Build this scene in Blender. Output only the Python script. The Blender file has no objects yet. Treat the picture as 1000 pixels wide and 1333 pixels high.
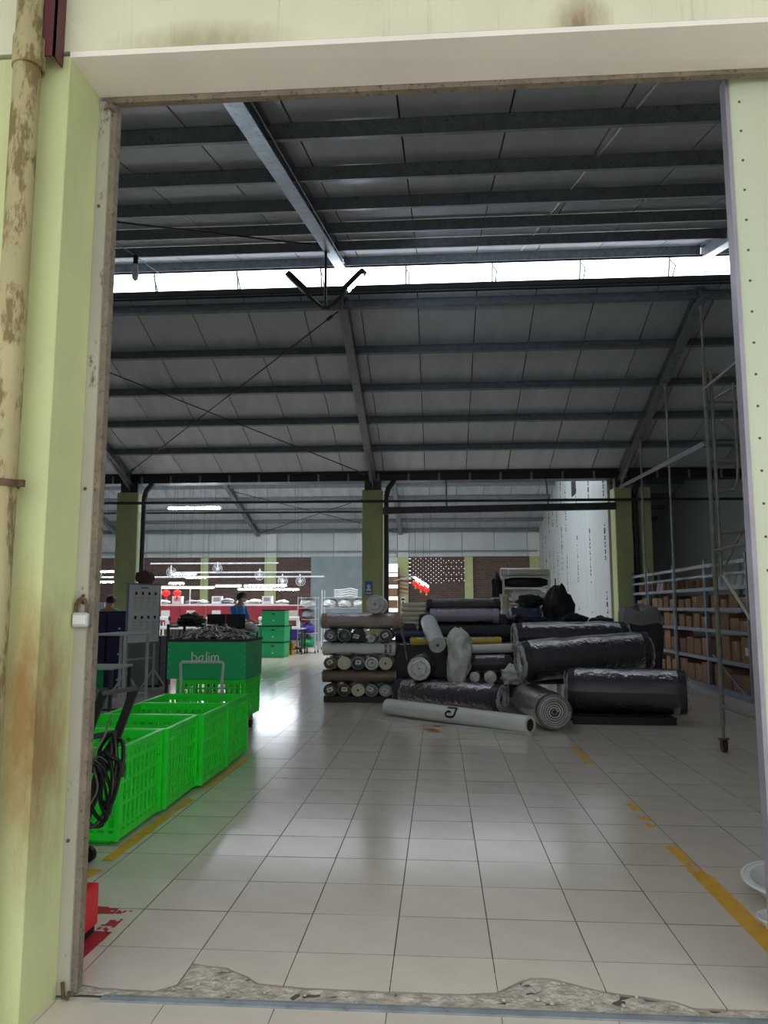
import bpy, math, random
from mathutils import Vector, Matrix, noise
R = math.radians
rng = random.Random(7)
scene = bpy.context.scene
col = scene.collection

# ------------------------------------------------------------------ camera, sky, exposure
cd = bpy.data.cameras.new('camera'); cam = bpy.data.objects.new('camera', cd); col.objects.link(cam)
cd.sensor_fit = 'HORIZONTAL'; cd.sensor_width = 36; cd.lens = 36; cd.clip_end = 300; cd.clip_start = 0.05
cam.location = (0, 0, 1.43); cam.rotation_euler = (R(90 + 7.04), 0, R(4.087))
scene.camera = cam
w = bpy.data.worlds.new('overcast_sky'); scene.world = w; w.use_nodes = True
bg = w.node_tree.nodes['Background']; bg.inputs[0].default_value = (0.93, 0.97, 1.0, 1); bg.inputs[1].default_value = 1.95
vs = scene.view_settings
vs.view_transform = 'Standard'; vs.look = 'None'; vs.gamma = 1; vs.use_curve_mapping = False; vs.exposure = 0.0
SKYLIGHT = 5.2      # radiance of the daylight panes in the ridge
TUBE = 85.0
ADDED_ROOFLIGHT = 4.8     # radiance of the added, unseen glowing sheets in the roof         # radiance of the fluorescent tubes
LED = 300.0          # radiance of the lit lamp head under the ridge
try:
    scene.cycles.max_bounces = 8; scene.cycles.diffuse_bounces = 5; scene.cycles.transparent_max_bounces = 12
    scene.cycles.caustics_reflective = False; scene.cycles.caustics_refractive = False
except Exception: pass

# ------------------------------------------------------------------ mesh helpers
def rot_to(d):
    return Vector((0, 0, 1)).rotation_difference(Vector(d).normalized()).to_matrix()
class MB:
    def __init__(s): s.v = []; s.f = []
    def add(s, vs_, fs):
        n = len(s.v); s.v += [tuple(q) for q in vs_]; s.f += [tuple(i + n for i in f) for f in fs]; return s
    def box(s, x0, x1, y0, y1, z0, z1):
        return s.add([(x0,y0,z0),(x1,y0,z0),(x1,y1,z0),(x0,y1,z0),(x0,y0,z1),(x1,y0,z1),(x1,y1,z1),(x0,y1,z1)],
                     [(0,3,2,1),(4,5,6,7),(0,1,5,4),(1,2,6,5),(2,3,7,6),(3,0,4,7)])
    def cbox(s, x0, x1, y0, y1, z0, z1, c=.01):
        # box with chamfered edges: 3 slabs merged as a convex 24-vertex solid
        vs_ = []; idx = {}
        for sx in (0, 1):
            for sy in (0, 1):
                for sz in (0, 1):
                    X = (x0, x1)[sx]; Y = (y0, y1)[sy]; Z = (z0, z1)[sz]
                    dx = c if sx == 0 else -c; dy = c if sy == 0 else -c; dz = c if sz == 0 else -c
                    idx[sx, sy, sz] = len(vs_)
                    vs_ += [(X, Y + dy, Z + dz), (X + dx, Y, Z + dz), (X + dx, Y + dy, Z)]
        I = lambda a, b, c_, k: idx[a, b, c_] + k
        fs = [(I(0,0,0,0),I(0,0,1,0),I(0,1,1,0),I(0,1,0,0)), (I(1,0,0,0),I(1,1,0,0),I(1,1,1,0),I(1,0,1,0)),
              (I(0,0,0,1),I(1,0,0,1),I(1,0,1,1),I(0,0,1,1)), (I(0,1,0,1),I(0,1,1,1),I(1,1,1,1),I(1,1,0,1)),
              (I(0,0,0,2),I(0,1,0,2),I(1,1,0,2),I(1,0,0,2)), (I(0,0,1,2),I(1,0,1,2),I(1,1,1,2),I(0,1,1,2))]
        for a in (0, 1):
            for b in (0, 1):
                fs.append((I(a,b,0,0),I(a,b,1,0),I(a,b,1,1),I(a,b,0,1)))
                fs.append((I(a,0,b,0),I(a,1,b,0),I(a,1,b,2),I(a,0,b,2)))
                fs.append((I(0,a,b,1),I(1,a,b,1),I(1,a,b,2),I(0,a,b,2)))
                for c_ in (0, 1): fs.append((I(a,b,c_,0),I(a,b,c_,1),I(a,b,c_,2)))
        return s.add(vs_, fs)
    def bar(s, p0, p1, wd, ht, up=(0, 0, 1)):
        # rectangular bar from p0 to p1, wd across, ht along 'up'
        p0 = Vector(p0); p1 = Vector(p1); d = (p1 - p0).normalized(); u = Vector(up)
        a = d.cross(u)
        if a.length < 1e-4: a = d.cross(Vector((1, 0, 0)))
        a.normalize(); b = a.cross(d).normalized()
        a = a * wd / 2; b = b * ht / 2
        return s.add([p0-a-b, p0+a-b, p0+a+b, p0-a+b, p1-a-b, p1+a-b, p1+a+b, p1-a+b],
                     [(0,1,2,3),(7,6,5,4),(0,4,5,1),(1,5,6,2),(2,6,7,3),(3,7,4,0)])
    def cyl(s, p0, p1, r0, r1=None, n=12, cap=True):
        p0 = Vector(p0); p1 = Vector(p1); r1 = r0 if r1 is None else r1
        m = rot_to(p1 - p0); vs_ = []
        for p, r in ((p0, r0), (p1, r1)):
            vs_ += [p + m @ Vector((r*math.cos(2*math.pi*i/n), r*math.sin(2*math.pi*i/n), 0)) for i in range(n)]
        fs = [(i, (i+1) % n, n + (i+1) % n, n + i) for i in range(n)]
        if cap: fs += [tuple(reversed(range(n))), tuple(range(n, 2*n))]
        return s.add(vs_, fs)
    def ring(s, c, d, ro, ri, h, n=20):
        # hollow tube section centred at c, axis d, height h
        c = Vector(c); m = rot_to(d); vs_ = []
        for r, z in ((ro, -h/2), (ro, h/2), (ri, h/2), (ri, -h/2)):
            vs_ += [c + m @ Vector((r*math.cos(2*math.pi*i/n), r*math.sin(2*math.pi*i/n), z)) for i in range(n)]
        fs = []
        for k in range(4):
            a, b = k*n, ((k+1) % 4)*n
            fs += [(a+i, a+(i+1) % n, b+(i+1) % n, b+i) for i in range(n)]
        return s.add(vs_, fs)
    def tube(s, pts, r, n=8, closed=False):
        pts = [Vector(p) for p in pts]; N = len(pts); vs_ = []; prev = None
        for i, p in enumerate(pts):
            if closed: t = pts[(i+1) % N] - pts[i-1]
            else: t = pts[min(i+1, N-1)] - pts[max(i-1, 0)]
            if t.length < 1e-7: t = Vector((0, 0, 1))
            t.normalize()
            if prev is None:
                a = t.cross(Vector((0, 0, 1)))
                if a.length < .05: a = t.cross(Vector((1, 0, 0)))
            else: a = prev - t * prev.dot(t)
            if a.length < 1e-6: a = t.cross(Vector((1, 0, .3)))
            a.normalize(); prev = a; b = t.cross(a)
            rr = r[i] if isinstance(r, (list, tuple)) else r
            vs_ += [p + (a*math.cos(2*math.pi*k/n) + b*math.sin(2*math.pi*k/n))*rr for k in range(n)]
        fs = []
        for i in range(N if closed else N-1):
            a, b = i*n, ((i+1) % N)*n
            fs += [(a+k, a+(k+1) % n, b+(k+1) % n, b+k) for k in range(n)]
        if not closed: fs += [tuple(reversed(range(n))), tuple(range((N-1)*n, N*n))]
        return s.add(vs_, fs)
    def lathe(s, prof, c=(0, 0, 0), d=(0, 0, 1), n=20):
        c = Vector(c); m = rot_to(d); vs_ = []
        for r, z in prof:
            vs_ += [c + m @ Vector((r*math.cos(2*math.pi*i/n), r*math.sin(2*math.pi*i/n), z)) for i in range(n)]
        fs = []
        for k in range(len(prof)-1):
            a, b = k*n, (k+1)*n
            fs += [(a+i, a+(i+1) % n, b+(i+1) % n, b+i) for i in range(n)]
        fs += [tuple(reversed(range(n))), tuple(range((len(prof)-1)*n, len(prof)*n))]
        return s.add(vs_, fs)
    def prism(s, poly, z0, z1):
        n = len(poly)
        vs_ = [(x, y, z0) for x, y in poly] + [(x, y, z1) for x, y in poly]
        return s.add(vs_, [tuple(reversed(range(n))), tuple(range(n, 2*n))] + [(i, (i+1) % n, n+(i+1) % n, n+i) for i in range(n)])
    def grid(s, P):
        nu, nv = len(P), len(P[0]); vs_ = [q for row in P for q in row]
        return s.add(vs_, [(i*nv+j, i*nv+j+1, (i+1)*nv+j+1, (i+1)*nv+j) for i in range(nu-1) for j in range(nv-1)])
    def xf(s, m):
        s.v = [tuple(m @ Vector(q)) for q in s.v]; return s
    def mesh(s, name, mat, smooth=False):
        me = bpy.data.meshes.new(name); me.from_pydata(s.v, [], s.f); me.update()
        for m_ in (mat if isinstance(mat, (list, tuple)) else [mat]): me.materials.append(m_)
        if smooth:
            me.polygons.foreach_set('use_smooth', [True]*len(me.polygons))
            try: me.set_sharp_from_angle(angle=R(38))
            except Exception: pass
        return me
    def build(s, name, mat, parent=None, smooth=False, loc=None):
        o = bpy.data.objects.new(name, s.mesh(name, mat, smooth)); col.objects.link(o)
        if parent is not None: o.parent = parent
        if loc is not None: o.location = loc
        return o
def inst(name, me, parent=None, loc=(0, 0, 0), rot=(0, 0, 0), scl=(1, 1, 1)):
    o = bpy.data.objects.new(name, me); col.objects.link(o); o.parent = parent
    o.location = loc; o.rotation_euler = rot; o.scale = scl
    return o
def tag(o, label, cat, group=None, kind=None):
    o['label'] = label; o['category'] = cat
    if group: o['group'] = group
    if kind: o['kind'] = kind
    return o
def thing(name, label, cat, loc=(0, 0, 0), rz=0, group=None):
    o = bpy.data.objects.new(name, None); col.objects.link(o); o.empty_display_size = .1
    o.location = loc; o.rotation_euler = (0, 0, rz)
    return tag(o, label, cat, group)
def struct(name, mb=None, mat=None, label=None):
    if mb is None:
        o = bpy.data.objects.new(name, None); col.objects.link(o)
    else: o = mb.build(name, mat)
    o['kind'] = 'structure'
    if label: o['label'] = label
    return o
def copy_tree(o, parent=None):
    c = o.copy(); col.objects.link(c); c.parent = parent
    for ch in o.children: copy_tree(ch, c)
    return c

# ------------------------------------------------------------------ materials
def lin(h):
    f = lambda c: c/12.92 if c <= .04045 else ((c+.055)/1.055)**2.4
    return tuple(f(int(h[i:i+2], 16)/255) for i in (0, 2, 4)) + (1,)
MATS = {}
def M(name, c, rough=.5, metal=0, var=.12, scale=6, bump=0, bscale=40, coat=0, rand=0, spec=.5, c2=None, stretch=(1, 1, 1), thr=None):
    """noise-varied principled material; c2 with thr = blotches of a second colour (dirt, wear, flaking)"""
    if name in MATS: return MATS[name]
    m = bpy.data.materials.new(name); m.use_nodes = True; nt = m.node_tree; N = nt.nodes; L = nt.links
    b = N['Principled BSDF']; c = lin(c) if isinstance(c, str) else c
    b.inputs['Roughness'].default_value = rough; b.inputs['Metallic'].default_value = metal
    b.inputs['Specular IOR Level'].default_value = spec
    if coat: b.inputs['Coat Weight'].default_value = coat; b.inputs['Coat Roughness'].default_value = .12
    tc = N.new('ShaderNodeTexCoord'); mp = N.new('ShaderNodeMapping'); mp.inputs['Scale'].default_value = stretch
    L.new(tc.outputs['Object'], mp.inputs[0])
    nz = N.new('ShaderNodeTexNoise'); nz.inputs['Scale'].default_value = scale; nz.inputs['Detail'].default_value = 6
    L.new(mp.outputs[0], nz.inputs['Vector'])
    rp = N.new('ShaderNodeValToRGB')
    rp.color_ramp.elements[0].position = .3; rp.color_ramp.elements[1].position = .7
    rp.color_ramp.elements[0].color = tuple(x*(1-var) for x in c[:3]) + (1,)
    rp.color_ramp.elements[1].color = tuple(min(1, x*(1+var)) for x in c[:3]) + (1,)
    L.new(nz.outputs[0], rp.inputs[0]); out = rp.outputs[0]
    if c2 is not None:
        c2 = lin(c2) if isinstance(c2, str) else c2
        n2 = N.new('ShaderNodeTexNoise'); n2.inputs['Scale'].default_value = scale*3.3; n2.inputs['Detail'].default_value = 8; n2.inputs['Roughness'].default_value = .7
        L.new(mp.outputs[0], n2.inputs['Vector'])
        r2 = N.new('ShaderNodeValToRGB'); t = thr or .62
        r2.color_ramp.elements[0].position = t - .03; r2.color_ramp.elements[1].position = t + .04
        L.new(n2.outputs[0], r2.inputs[0])
        mx = N.new('ShaderNodeMix'); mx.data_type = 'RGBA'; L.new(r2.outputs[0], mx.inputs[0]); L.new(out, mx.inputs[6]); mx.inputs[7].default_value = c2
        out = mx.outputs[2]
    if rand:
        oi = N.new('ShaderNodeObjectInfo'); hs = N.new('ShaderNodeHueSaturation')
        mr = N.new('ShaderNodeMapRange'); mr.inputs[3].default_value = 1-rand; mr.inputs[4].default_value = 1+rand
        L.new(oi.outputs['Random'], mr.inputs[0]); L.new(mr.outputs[0], hs.inputs['Value']); L.new(out, hs.inputs['Color']); out = hs.outputs[0]
    L.new(out, b.inputs['Base Color'])
    if bump:
        bn = N.new('ShaderNodeTexNoise'); bn.inputs['Scale'].default_value = bscale; bn.inputs['Detail'].default_value = 4
        L.new(mp.outputs[0], bn.inputs['Vector'])
        bp = N.new('ShaderNodeBump'); bp.inputs['Strength'].default_value = bump; bp.inputs['Distance'].default_value = .02
        L.new(bn.outputs[0], bp.inputs['Height']); L.new(bp.outputs[0], b.inputs['Normal'])
    MATS[name] = m
    return m
def EM(name, c, strength):
    m = bpy.data.materials.new(name); m.use_nodes = True; nt = m.node_tree
    b = nt.nodes['Principled BSDF']; b.inputs['Base Color'].default_value = lin(c)
    b.inputs['Emission Color'].default_value = lin(c); b.inputs['Emission Strength'].default_value = strength
    MATS[name] = m; return m
def FILM(name, tint, rough, refl):
    # thin clear plastic: mostly see-through, glossy by Fresnel, slightly milky
    m = bpy.data.materials.new(name); m.use_nodes = True; nt = m.node_tree; N = nt.nodes; L = nt.links
    N.remove(N['Principled BSDF']); out = N['Material Output']
    tr = N.new('ShaderNodeBsdfTransparent'); gl = N.new('ShaderNodeBsdfGlossy'); gl.inputs['Roughness'].default_value = rough
    df = N.new('ShaderNodeBsdfDiffuse'); df.inputs[0].default_value = lin(tint)
    fr = N.new('ShaderNodeFresnel'); fr.inputs[0].default_value = 1.33
    tc = N.new('ShaderNodeTexCoord'); nz = N.new('ShaderNodeTexNoise'); nz.inputs['Scale'].default_value = 14; nz.inputs['Detail'].default_value = 5
    L.new(tc.outputs['Object'], nz.inputs['Vector'])
    bp = N.new('ShaderNodeBump'); bp.inputs['Strength'].default_value = .7; bp.inputs['Distance'].default_value = .03
    L.new(nz.outputs[0], bp.inputs['Height']); L.new(bp.outputs[0], gl.inputs['Normal']); L.new(bp.outputs[0], fr.inputs['Normal'])
    m1 = N.new('ShaderNodeMixShader'); m1.inputs[0].default_value = refl; L.new(tr.outputs[0], m1.inputs[1]); L.new(df.outputs[0], m1.inputs[2])
    m2 = N.new('ShaderNodeMixShader'); L.new(fr.outputs[0], m2.inputs[0]); L.new(m1.outputs[0], m2.inputs[1]); L.new(gl.outputs[0], m2.inputs[2])
    L.new(m2.outputs[0], out.inputs[0]); MATS[name] = m; return m
def WALLPAINT(name, c, dirt, streak_scale, spots):
    # painted plaster with run-off streaks and rust stains at given places (x, y, z, radius, zstretch)
    m = M(name, c, rough=.75, var=.06, scale=3, bump=.15, bscale=60); nt = m.node_tree; N = nt.nodes; L = nt.links
    b = N['Principled BSDF']; cur = b.inputs['Base Color'].links[0].from_socket
    tc = N.new('ShaderNodeTexCoord'); mp = N.new('ShaderNodeMapping'); mp.inputs['Scale'].default_value = (streak_scale, streak_scale, .9)
    L.new(tc.outputs['Object'], mp.inputs[0])
    nz = N.new('ShaderNodeTexNoise'); nz.inputs['Scale'].default_value = 1.0; nz.inputs['Detail'].default_value = 8; nz.inputs['Roughness'].default_value = .75
    L.new(mp.outputs[0], nz.inputs['Vector'])
    rp = N.new('ShaderNodeValToRGB'); rp.color_ramp.elements[0].position = .56; rp.color_ramp.elements[1].position = .78
    rp.color_ramp.elements[1].color = (.55, .55, .55, 1); L.new(nz.outputs[0], rp.inputs[0])
    mx = N.new('ShaderNodeMix'); mx.data_type = 'RGBA'; L.new(rp.outputs[0], mx.inputs[0]); L.new(cur, mx.inputs[6]); mx.inputs[7].default_value = lin(dirt)
    cur = mx.outputs[2]
    for (x, y, z, r, zs, hexc, amt) in spots:
        vm = N.new('ShaderNodeMapping'); vm.vector_type = 'TEXTURE'; vm.inputs['Location'].default_value = (x, y, z); vm.inputs['Scale'].default_value = (r, r*3, r*zs)
        L.new(tc.outputs['Object'], vm.inputs[0])
        gr = N.new('ShaderNodeTexGradient'); gr.gradient_type = 'SPHERICAL'; L.new(vm.outputs[0], gr.inputs[0])
        n2 = N.new('ShaderNodeTexNoise'); n2.inputs['Scale'].default_value = 9; n2.inputs['Detail'].default_value = 8; n2.inputs['Roughness'].default_value = .7
        m3 = N.new('ShaderNodeMapping'); m3.inputs['Scale'].default_value = (1, 1, .35); L.new(tc.outputs['Object'], m3.inputs[0]); L.new(m3.outputs[0], n2.inputs['Vector'])
        ml = N.new('ShaderNodeMath'); ml.operation = 'MULTIPLY'; L.new(gr.outputs[1], ml.inputs[0]); L.new(n2.outputs[0], ml.inputs[1])
        m4 = N.new('ShaderNodeMapRange'); m4.inputs[1].default_value = .08; m4.inputs[2].default_value = .45; m4.inputs[4].default_value = amt; L.new(ml.outputs[0], m4.inputs[0])
        mx = N.new('ShaderNodeMix'); mx.data_type = 'RGBA'; L.new(m4.outputs[0], mx.inputs[0]); L.new(cur, mx.inputs[6]); mx.inputs[7].default_value = lin(hexc)
        cur = mx.outputs[2]
    L.new(cur, b.inputs['Base Color'])
    return m
# setting
m_tile = M('glazed_tile', 'd2c7bb', rough=.15, var=.05, scale=5, rand=.035, bump=.035, bscale=7, spec=.55)
m_tedge = M('unglazed_tile_edge', '857c72', rough=.9, var=.2)
m_pave = M('pale_concrete', 'cdc5b8', rough=.8, var=.1)
m_grout = M('grout', '5a544d', rough=.9, var=.2)
m_screed = M('broken_screed', 'bab1a5', rough=.95, var=.35, scale=18, bump=1.0, bscale=45, c2='978d81', thr=.6)
m_wall = WALLPAINT('lime_wall_paint', 'c3c995', 'b0aa74', 9, [(-1.50, 2.71, 1.02, .13, 5.5, '9a6a24', .75), (-1.44, 2.78, .95, .10, 8, '7a4f22', .65), (-1.40, 2.95, 1.42, .03, 4, '8a5a22', .9)])
m_lintel = WALLPAINT('cream_lintel_paint', 'd8d5bd', '8f8560', 26, [(.55, 2.71, 3.62, .16, 1.2, '7a5a33', .8), (-.9, 2.71, 3.63, .5, .25, '8b7b4e', .6)])
m_soffit = M('pale_soffit', 'ebe3dc', rough=.8, var=.05, c2='a79a8a', thr=.74, scale=2)
m_greeni = M('green_column_paint', 'a5b07a', rough=.6, var=.08, scale=4)
m_palepaint = M('pale_upper_paint', 'c3cbc6', rough=.7, var=.05)
m_panel = M('insulated_panel', 'a5adb3', rough=.42, var=.10, scale=1.4, stretch=(3, .5, 1), rand=.05, spec=.4)
m_panelw = M('white_sandwich_panel', 'b0b9ba', rough=.4, var=.07, scale=1.2, stretch=(1, 4, .4), rand=.04)
m_sheet = M('roof_sheet', '2c2e30', rough=.7)
m_purlin = M('dark_purlin_paint', '6b737a', rough=.5, var=.2, scale=9, c2='3c4349', thr=.6, bump=.1)
m_galv = M('galvanised_steel', '8b949c', rough=.42, metal=.55, var=.2, scale=14, bump=.05)
m_silver = M('silver_flange', '9fb0bf', rough=.35, metal=.5, var=.2, scale=6, c2='6f7d88', thr=.6)
m_black = M('black_paint', '17191b', rough=.5, var=.2)
m_dark = M('dark_steel', '2b2f33', rough=.5, var=.2)
m_white = M('white_paint', 'dcdedd', rough=.5, var=.04)
m_jamb = M('weathered_jamb_steel', 'a8a496', rough=.65, var=.1, scale=5, c2='5f5240', thr=.63, stretch=(1, 1, .4))
m_jambd = M('rusty_jamb_edge', '7d7264', rough=.8, var=.2, scale=14, c2='5a4c3e', thr=.58)
m_door = M('pale_green_door_sheet', 'b8bea8', rough=.45, var=.05, scale=2, c2='8f8b74', thr=.70)
m_pipe = M('stained_downpipe', 'a29870', rough=.7, var=.25, scale=5, c2='74653f', thr=.53, stretch=(1, 1, .3))
m_redsteel = M('dark_red_steel', '56202a', rough=.5, var=.15)
m_rust = M('rust', '5c4636', rough=.9, var=.35, scale=30, bump=.4)
m_track = M('track_steel', '8e979c', rough=.45, metal=.3, var=.2, scale=10, c2='6a7176', thr=.62)
m_brick = bpy.data.materials.new('dark_brickwork'); m_brick.use_nodes = True
def brick_nodes(m):
    nt = m.node_tree; N = nt.nodes; L = nt.links; b = N['Principled BSDF']; b.inputs['Roughness'].default_value = .85
    tc = N.new('ShaderNodeTexCoord'); sp = N.new('ShaderNodeSeparateXYZ'); cb = N.new('ShaderNodeCombineXYZ')
    L.new(tc.outputs['Object'], sp.inputs[0]); L.new(sp.outputs[0], cb.inputs[0]); L.new(sp.outputs[2], cb.inputs[1])
    bt = N.new('ShaderNodeTexBrick'); L.new(cb.outputs[0], bt.inputs['Vector']); bt.inputs['Scale'].default_value = 1
    bt.inputs['Brick Width'].default_value = .22; bt.inputs['Row Height'].default_value = .085; bt.inputs['Mortar Size'].default_value = .008
    bt.inputs['Color1'].default_value = lin('5a453c'); bt.inputs['Color2'].default_value = lin('463731'); bt.inputs['Mortar'].default_value = lin('6b5f57')
    L.new(bt.outputs[0], b.inputs['Base Color'])
    bp = N.new('ShaderNodeBump'); bp.inputs['Strength'].default_value = .5; bp.inputs['Distance'].default_value = .01; L.new(bt.outputs[1], bp.inputs['Height']); bp.invert = True; L.new(bp.outputs[0], b.inputs['Normal'])
brick_nodes(m_brick)
m_skypane = EM('daylight_pane', 'f2f7ff', SKYLIGHT)
m_added_roof = EM('added_glow_sheet', 'f4f8ff', ADDED_ROOFLIGHT)
m_tube = EM('lit_tube', 'eef6ff', TUBE)
m_led = EM('lit_led', 'e6ecff', LED)
m_lantern = EM('lit_red_lantern', 'ff1a1c', .8)
# things
m_gcrate = M('bright_green_plastic', '24e634', rough=.38, var=.06, scale=5, spec=.5)
m_gboard = M('green_corrugated_plastic', '1da868', rough=.4, var=.05, scale=5)
m_navyb = M('navy_corrugated_plastic', '1d1d4e', rough=.45, var=.08)
m_yellowp = M('yellow_floor_paint', 'd3a02c', rough=.5, var=.12, scale=12)
m_redp = M('worn_red_floor_paint', 'a3202c', rough=.6, var=.2, scale=15)
m_redbox = M('red_enamel', 'd0141c', rough=.35, var=.05)
m_card = M('brown_cardboard', '8c6c4d', rough=.8, var=.1, scale=5, rand=.28)
m_tape = M('packing_tape', 'b89a70', rough=.25, var=.05)
m_paper = M('white_paper', 'd6d8d6', rough=.8, var=.04)
m_ink = M('black_ink', '1b1b1d', rough=.8)
m_rack = M('blue_grey_rack_steel', '7f8f9c', rough=.4, metal=.3, var=.1)
m_shelf = M('shelf_steel', '6b757d', rough=.45, metal=.3, var=.1)
m_rod = M('zinc_rod', '8e9296', rough=.4, metal=.4, var=.15)
m_scaf = M('worn_scaffold_steel', '6f7069', rough=.55, metal=.3, var=.25, scale=12, c2='4a3f33', thr=.64)
m_charc = M('charcoal_fabric_in_film', '36323c', rough=.42, var=.12, scale=5, bump=.3, bscale=9, coat=.08, spec=.3)
m_black_f = M('black_fabric', '14151a', rough=.6, var=.2, scale=6, bump=.4, bscale=14)
m_navy_f = M('navy_fabric', '1b2450', rough=.5, var=.15, bump=.4, bscale=12)
m_lav = M('lavender_grey_fabric', '9793a3', rough=.5, var=.08, bump=.3, bscale=8)
m_whitef = M('white_fabric', 'd9dcda', rough=.5, var=.06, bump=.25, bscale=10)
m_cream = M('cream_fabric', 'd0cbb8', rough=.6, var=.08, bump=.25, bscale=10)
m_kraft = M('brown_kraft_wrap', '997866', rough=.5, var=.1, scale=4, bump=.15, bscale=10, coat=.2)
m_olive = M('olive_brown_wrap', '6f5f45', rough=.5, var=.1, scale=4, bump=.15, coat=.2)
m_greyend = M('pale_layer_edges', 'c4c6c3', rough=.6, var=.2, scale=10)
m_yell = M('yellow_fabric', 'c9a91e', rough=.5, var=.1)
m_tubew = M('white_core_paper', 'cfd0cc', rough=.35, var=.04, coat=.2)
m_bubble = M('bubble_wrap', 'cdd4d2', rough=.3, var=.12, scale=30, bump=.8, bscale=60)
m_poly = M('milky_polythene', 'c3c6c2', rough=.25, var=.15, scale=8, bump=.9, bscale=10, coat=.3)
m_film = FILM('clear_film', '9a9ea4', .2, .04)
m_milk = FILM('milky_film', 'c4c6c4', .3, .34)
m_blue_shirt = M('blue_shirt', '2e8cdc', rough=.8, var=.1, bump=.2)
m_skin = M('skin', 'b98562', rough=.6, var=.05)
m_hair = M('black_hair', '0e0c0c', rough=.5)
m_trous = M('dark_trousers', '1c2030', rough=.8)
m_mask = M('white_mask', 'd9dde0', rough=.7)
m_redpanel = M('red_partition', '9e2f3a', rough=.6, var=.08)
m_grey = M('mid_grey_paint', '7d848a', rough=.5, var=.08)
m_palegrey = M('pale_grey_paint', 'b4babd', rough=.45, var=.06)
m_board = M('whiteboard_face', 'dcdee0', rough=.3, var=.04)
m_hose = M('black_rubber_hose', '141414', rough=.4, var=.2)
m_purple = M('purple_plastic', '4b3fa0', rough=.4)
m_ybin = M('yellow_plastic', 'c99a18', rough=.4)
m_bluesign = M('blue_sign', '1f6fb5', rough=.4)
m_strip = M('grey_zip_strip', 'd2cdc8', rough=.45, metal=.2, var=.3, rand=.35, scale=20)

# ================================================================== THE SETTING
# ---- floor: slab with glazed 40 cm tiles, broken along the door track
TX0, TY0, TS = 0.206, 3.372, 0.405       # a tile corner and the pitch
floor = struct('floor', MB().box(-15.8, 9, 2.97, 33.6, -.12, -.009), m_grout, 'pale glazed tile floor of the factory hall')
tile_me = None
g = .0018
def tile_mesh():
    mb = MB(); a = TS - 2*g; c = .0012
    mb.add([(0,0,-.0085),(a,0,-.0085),(a,a,-.0085),(0,a,-.0085),(0,0,-c),(a,0,-c),(a,a,-c),(0,a,-c),(c,c,0),(a-c,c,0),(a-c,a-c,0),(c,a-c,0)],
           [(0,1,5,4),(1,2,6,5),(2,3,7,6),(3,0,4,7),(4,5,9,8),(5,6,10,9),(6,7,11,10),(7,4,8,11),(8,9,10,11)])
    return mb
tile_me = tile_mesh().mesh('tile', [m_tile, m_tedge]); tile_me.polygons.foreach_set('material_index', [1]*8 + [0])
count = 0; rest = MB(); tv = tile_mesh()
for j in range(0, 75):
    y = TY0 + j*TS
    for i in range(-40, 22):
        x = TX0 + i*TS
        if x < -15.6 or x > 8.5 or y > 33.1: continue
        # the tiles that show largest: nearest rows inside the view
        if count < 292 and y < 12 and -.36*y - .75 < x < .47*y - .1 and not (x < -2.35 and y > 4.4):
            inst('tile', tile_me, floor, (x + g, y + g, 0), (rng.uniform(-.0028, .0028), rng.uniform(-.0022, .0022), 0)); count += 1
        else:
            sx_, sy_ = rng.uniform(-.0022, .0022), rng.uniform(-.0028, .0028)
            rest.add([(a + x + g, b + y + g, c + (a-.2)*sx_ + (b-.2)*sy_) for a, b, c in tv.v], tv.f)
o = rest.build('far_tiles', [m_tile, m_tedge], floor); o.data.polygons.foreach_set('material_index', ([1]*8 + [0])*(len(o.data.polygons)//9)); o['kind'] = 'stuff'
MB().box(-15.8, 9, TY0 - .003, 33.6, -.009, -.0018).build('grout_bed', m_grout, floor)
# front row: each tile cut by the broken edge
edge = [(-2.2,3.03),(-1.55,3.03),(-1.397,3.048),(-1.288,3.02),(-1.082,3.011),(-1.012,3.063),(-1.01,3.242),(-.93,3.225),(-.857,3.213),(-.804,3.177),(-.76,3.15),(-.705,3.097),(-.607,3.086),(-.511,3.075),(-.3,3.07),(.067,3.07),(.202,3.091),(.25,3.14),(.307,3.194),(.345,3.214),(.392,3.219),(.43,3.212),(.47,3.193),(.53,3.16),(.597,3.131),(.66,3.112),(.76,3.092),(.849,3.069),(.901,3.03),(1.012,3.028),(2.4,3.02)]
def ey(x):
    for (a, b), (c, d) in zip(edge, edge[1:]):
        if a <= x <= c: return b + (d-b)*(x-a)/max(1e-6, c-a) + .004*noise.noise((x*60, 1, 2))
    return 3.03
for i in range(-5, 5):
    x0 = TX0 + i*TS + g; x1 = x0 + TS - 2*g
    xs = sorted(set([x0, x1] + [e[0] for e in edge if x0 < e[0] < x1] + [x0 + (x1-x0)*k/14 for k in range(1, 14)]))
    poly = [(x, ey(x)) for x in xs] + [(x1, TY0 - g), (x0, TY0 - g)]
    o = MB().prism(poly, -.0085, 0).build('tile', [m_tile, m_tedge], floor); o.data.polygons.foreach_set('material_index', [1, 0] + [1]*(len(o.data.polygons)-2))
# crumbling screed between the track and the tiles
P = []
for k in range(0, 141):
    x = -1.6 + k*.025
    P.append([(x, 2.975 + t*.30, -.0065 + .006*noise.noise((x*14, t*9, .3)) + .003*noise.noise((x*50, t*30, 1)) - (.004 if t > .95 else 0)) for t in [q/11 for q in range(12)]])
MB().grid(P).build('broken_screed', m_screed, floor, smooth=True)
for k in range(26):
    x = rng.choice([rng.uniform(-1.1, -.5), rng.uniform(.1, .85)]); y = rng.uniform(2.99, ey(x) - .005); s = rng.uniform(.004, .011)
    MB().lathe([(.3*s, 0), (s, .4*s), (.7*s, .9*s), (.2*s, 1.1*s)], n=6).build('screed_crumb', m_screed, floor, loc=(x, y, -.004))
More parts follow.
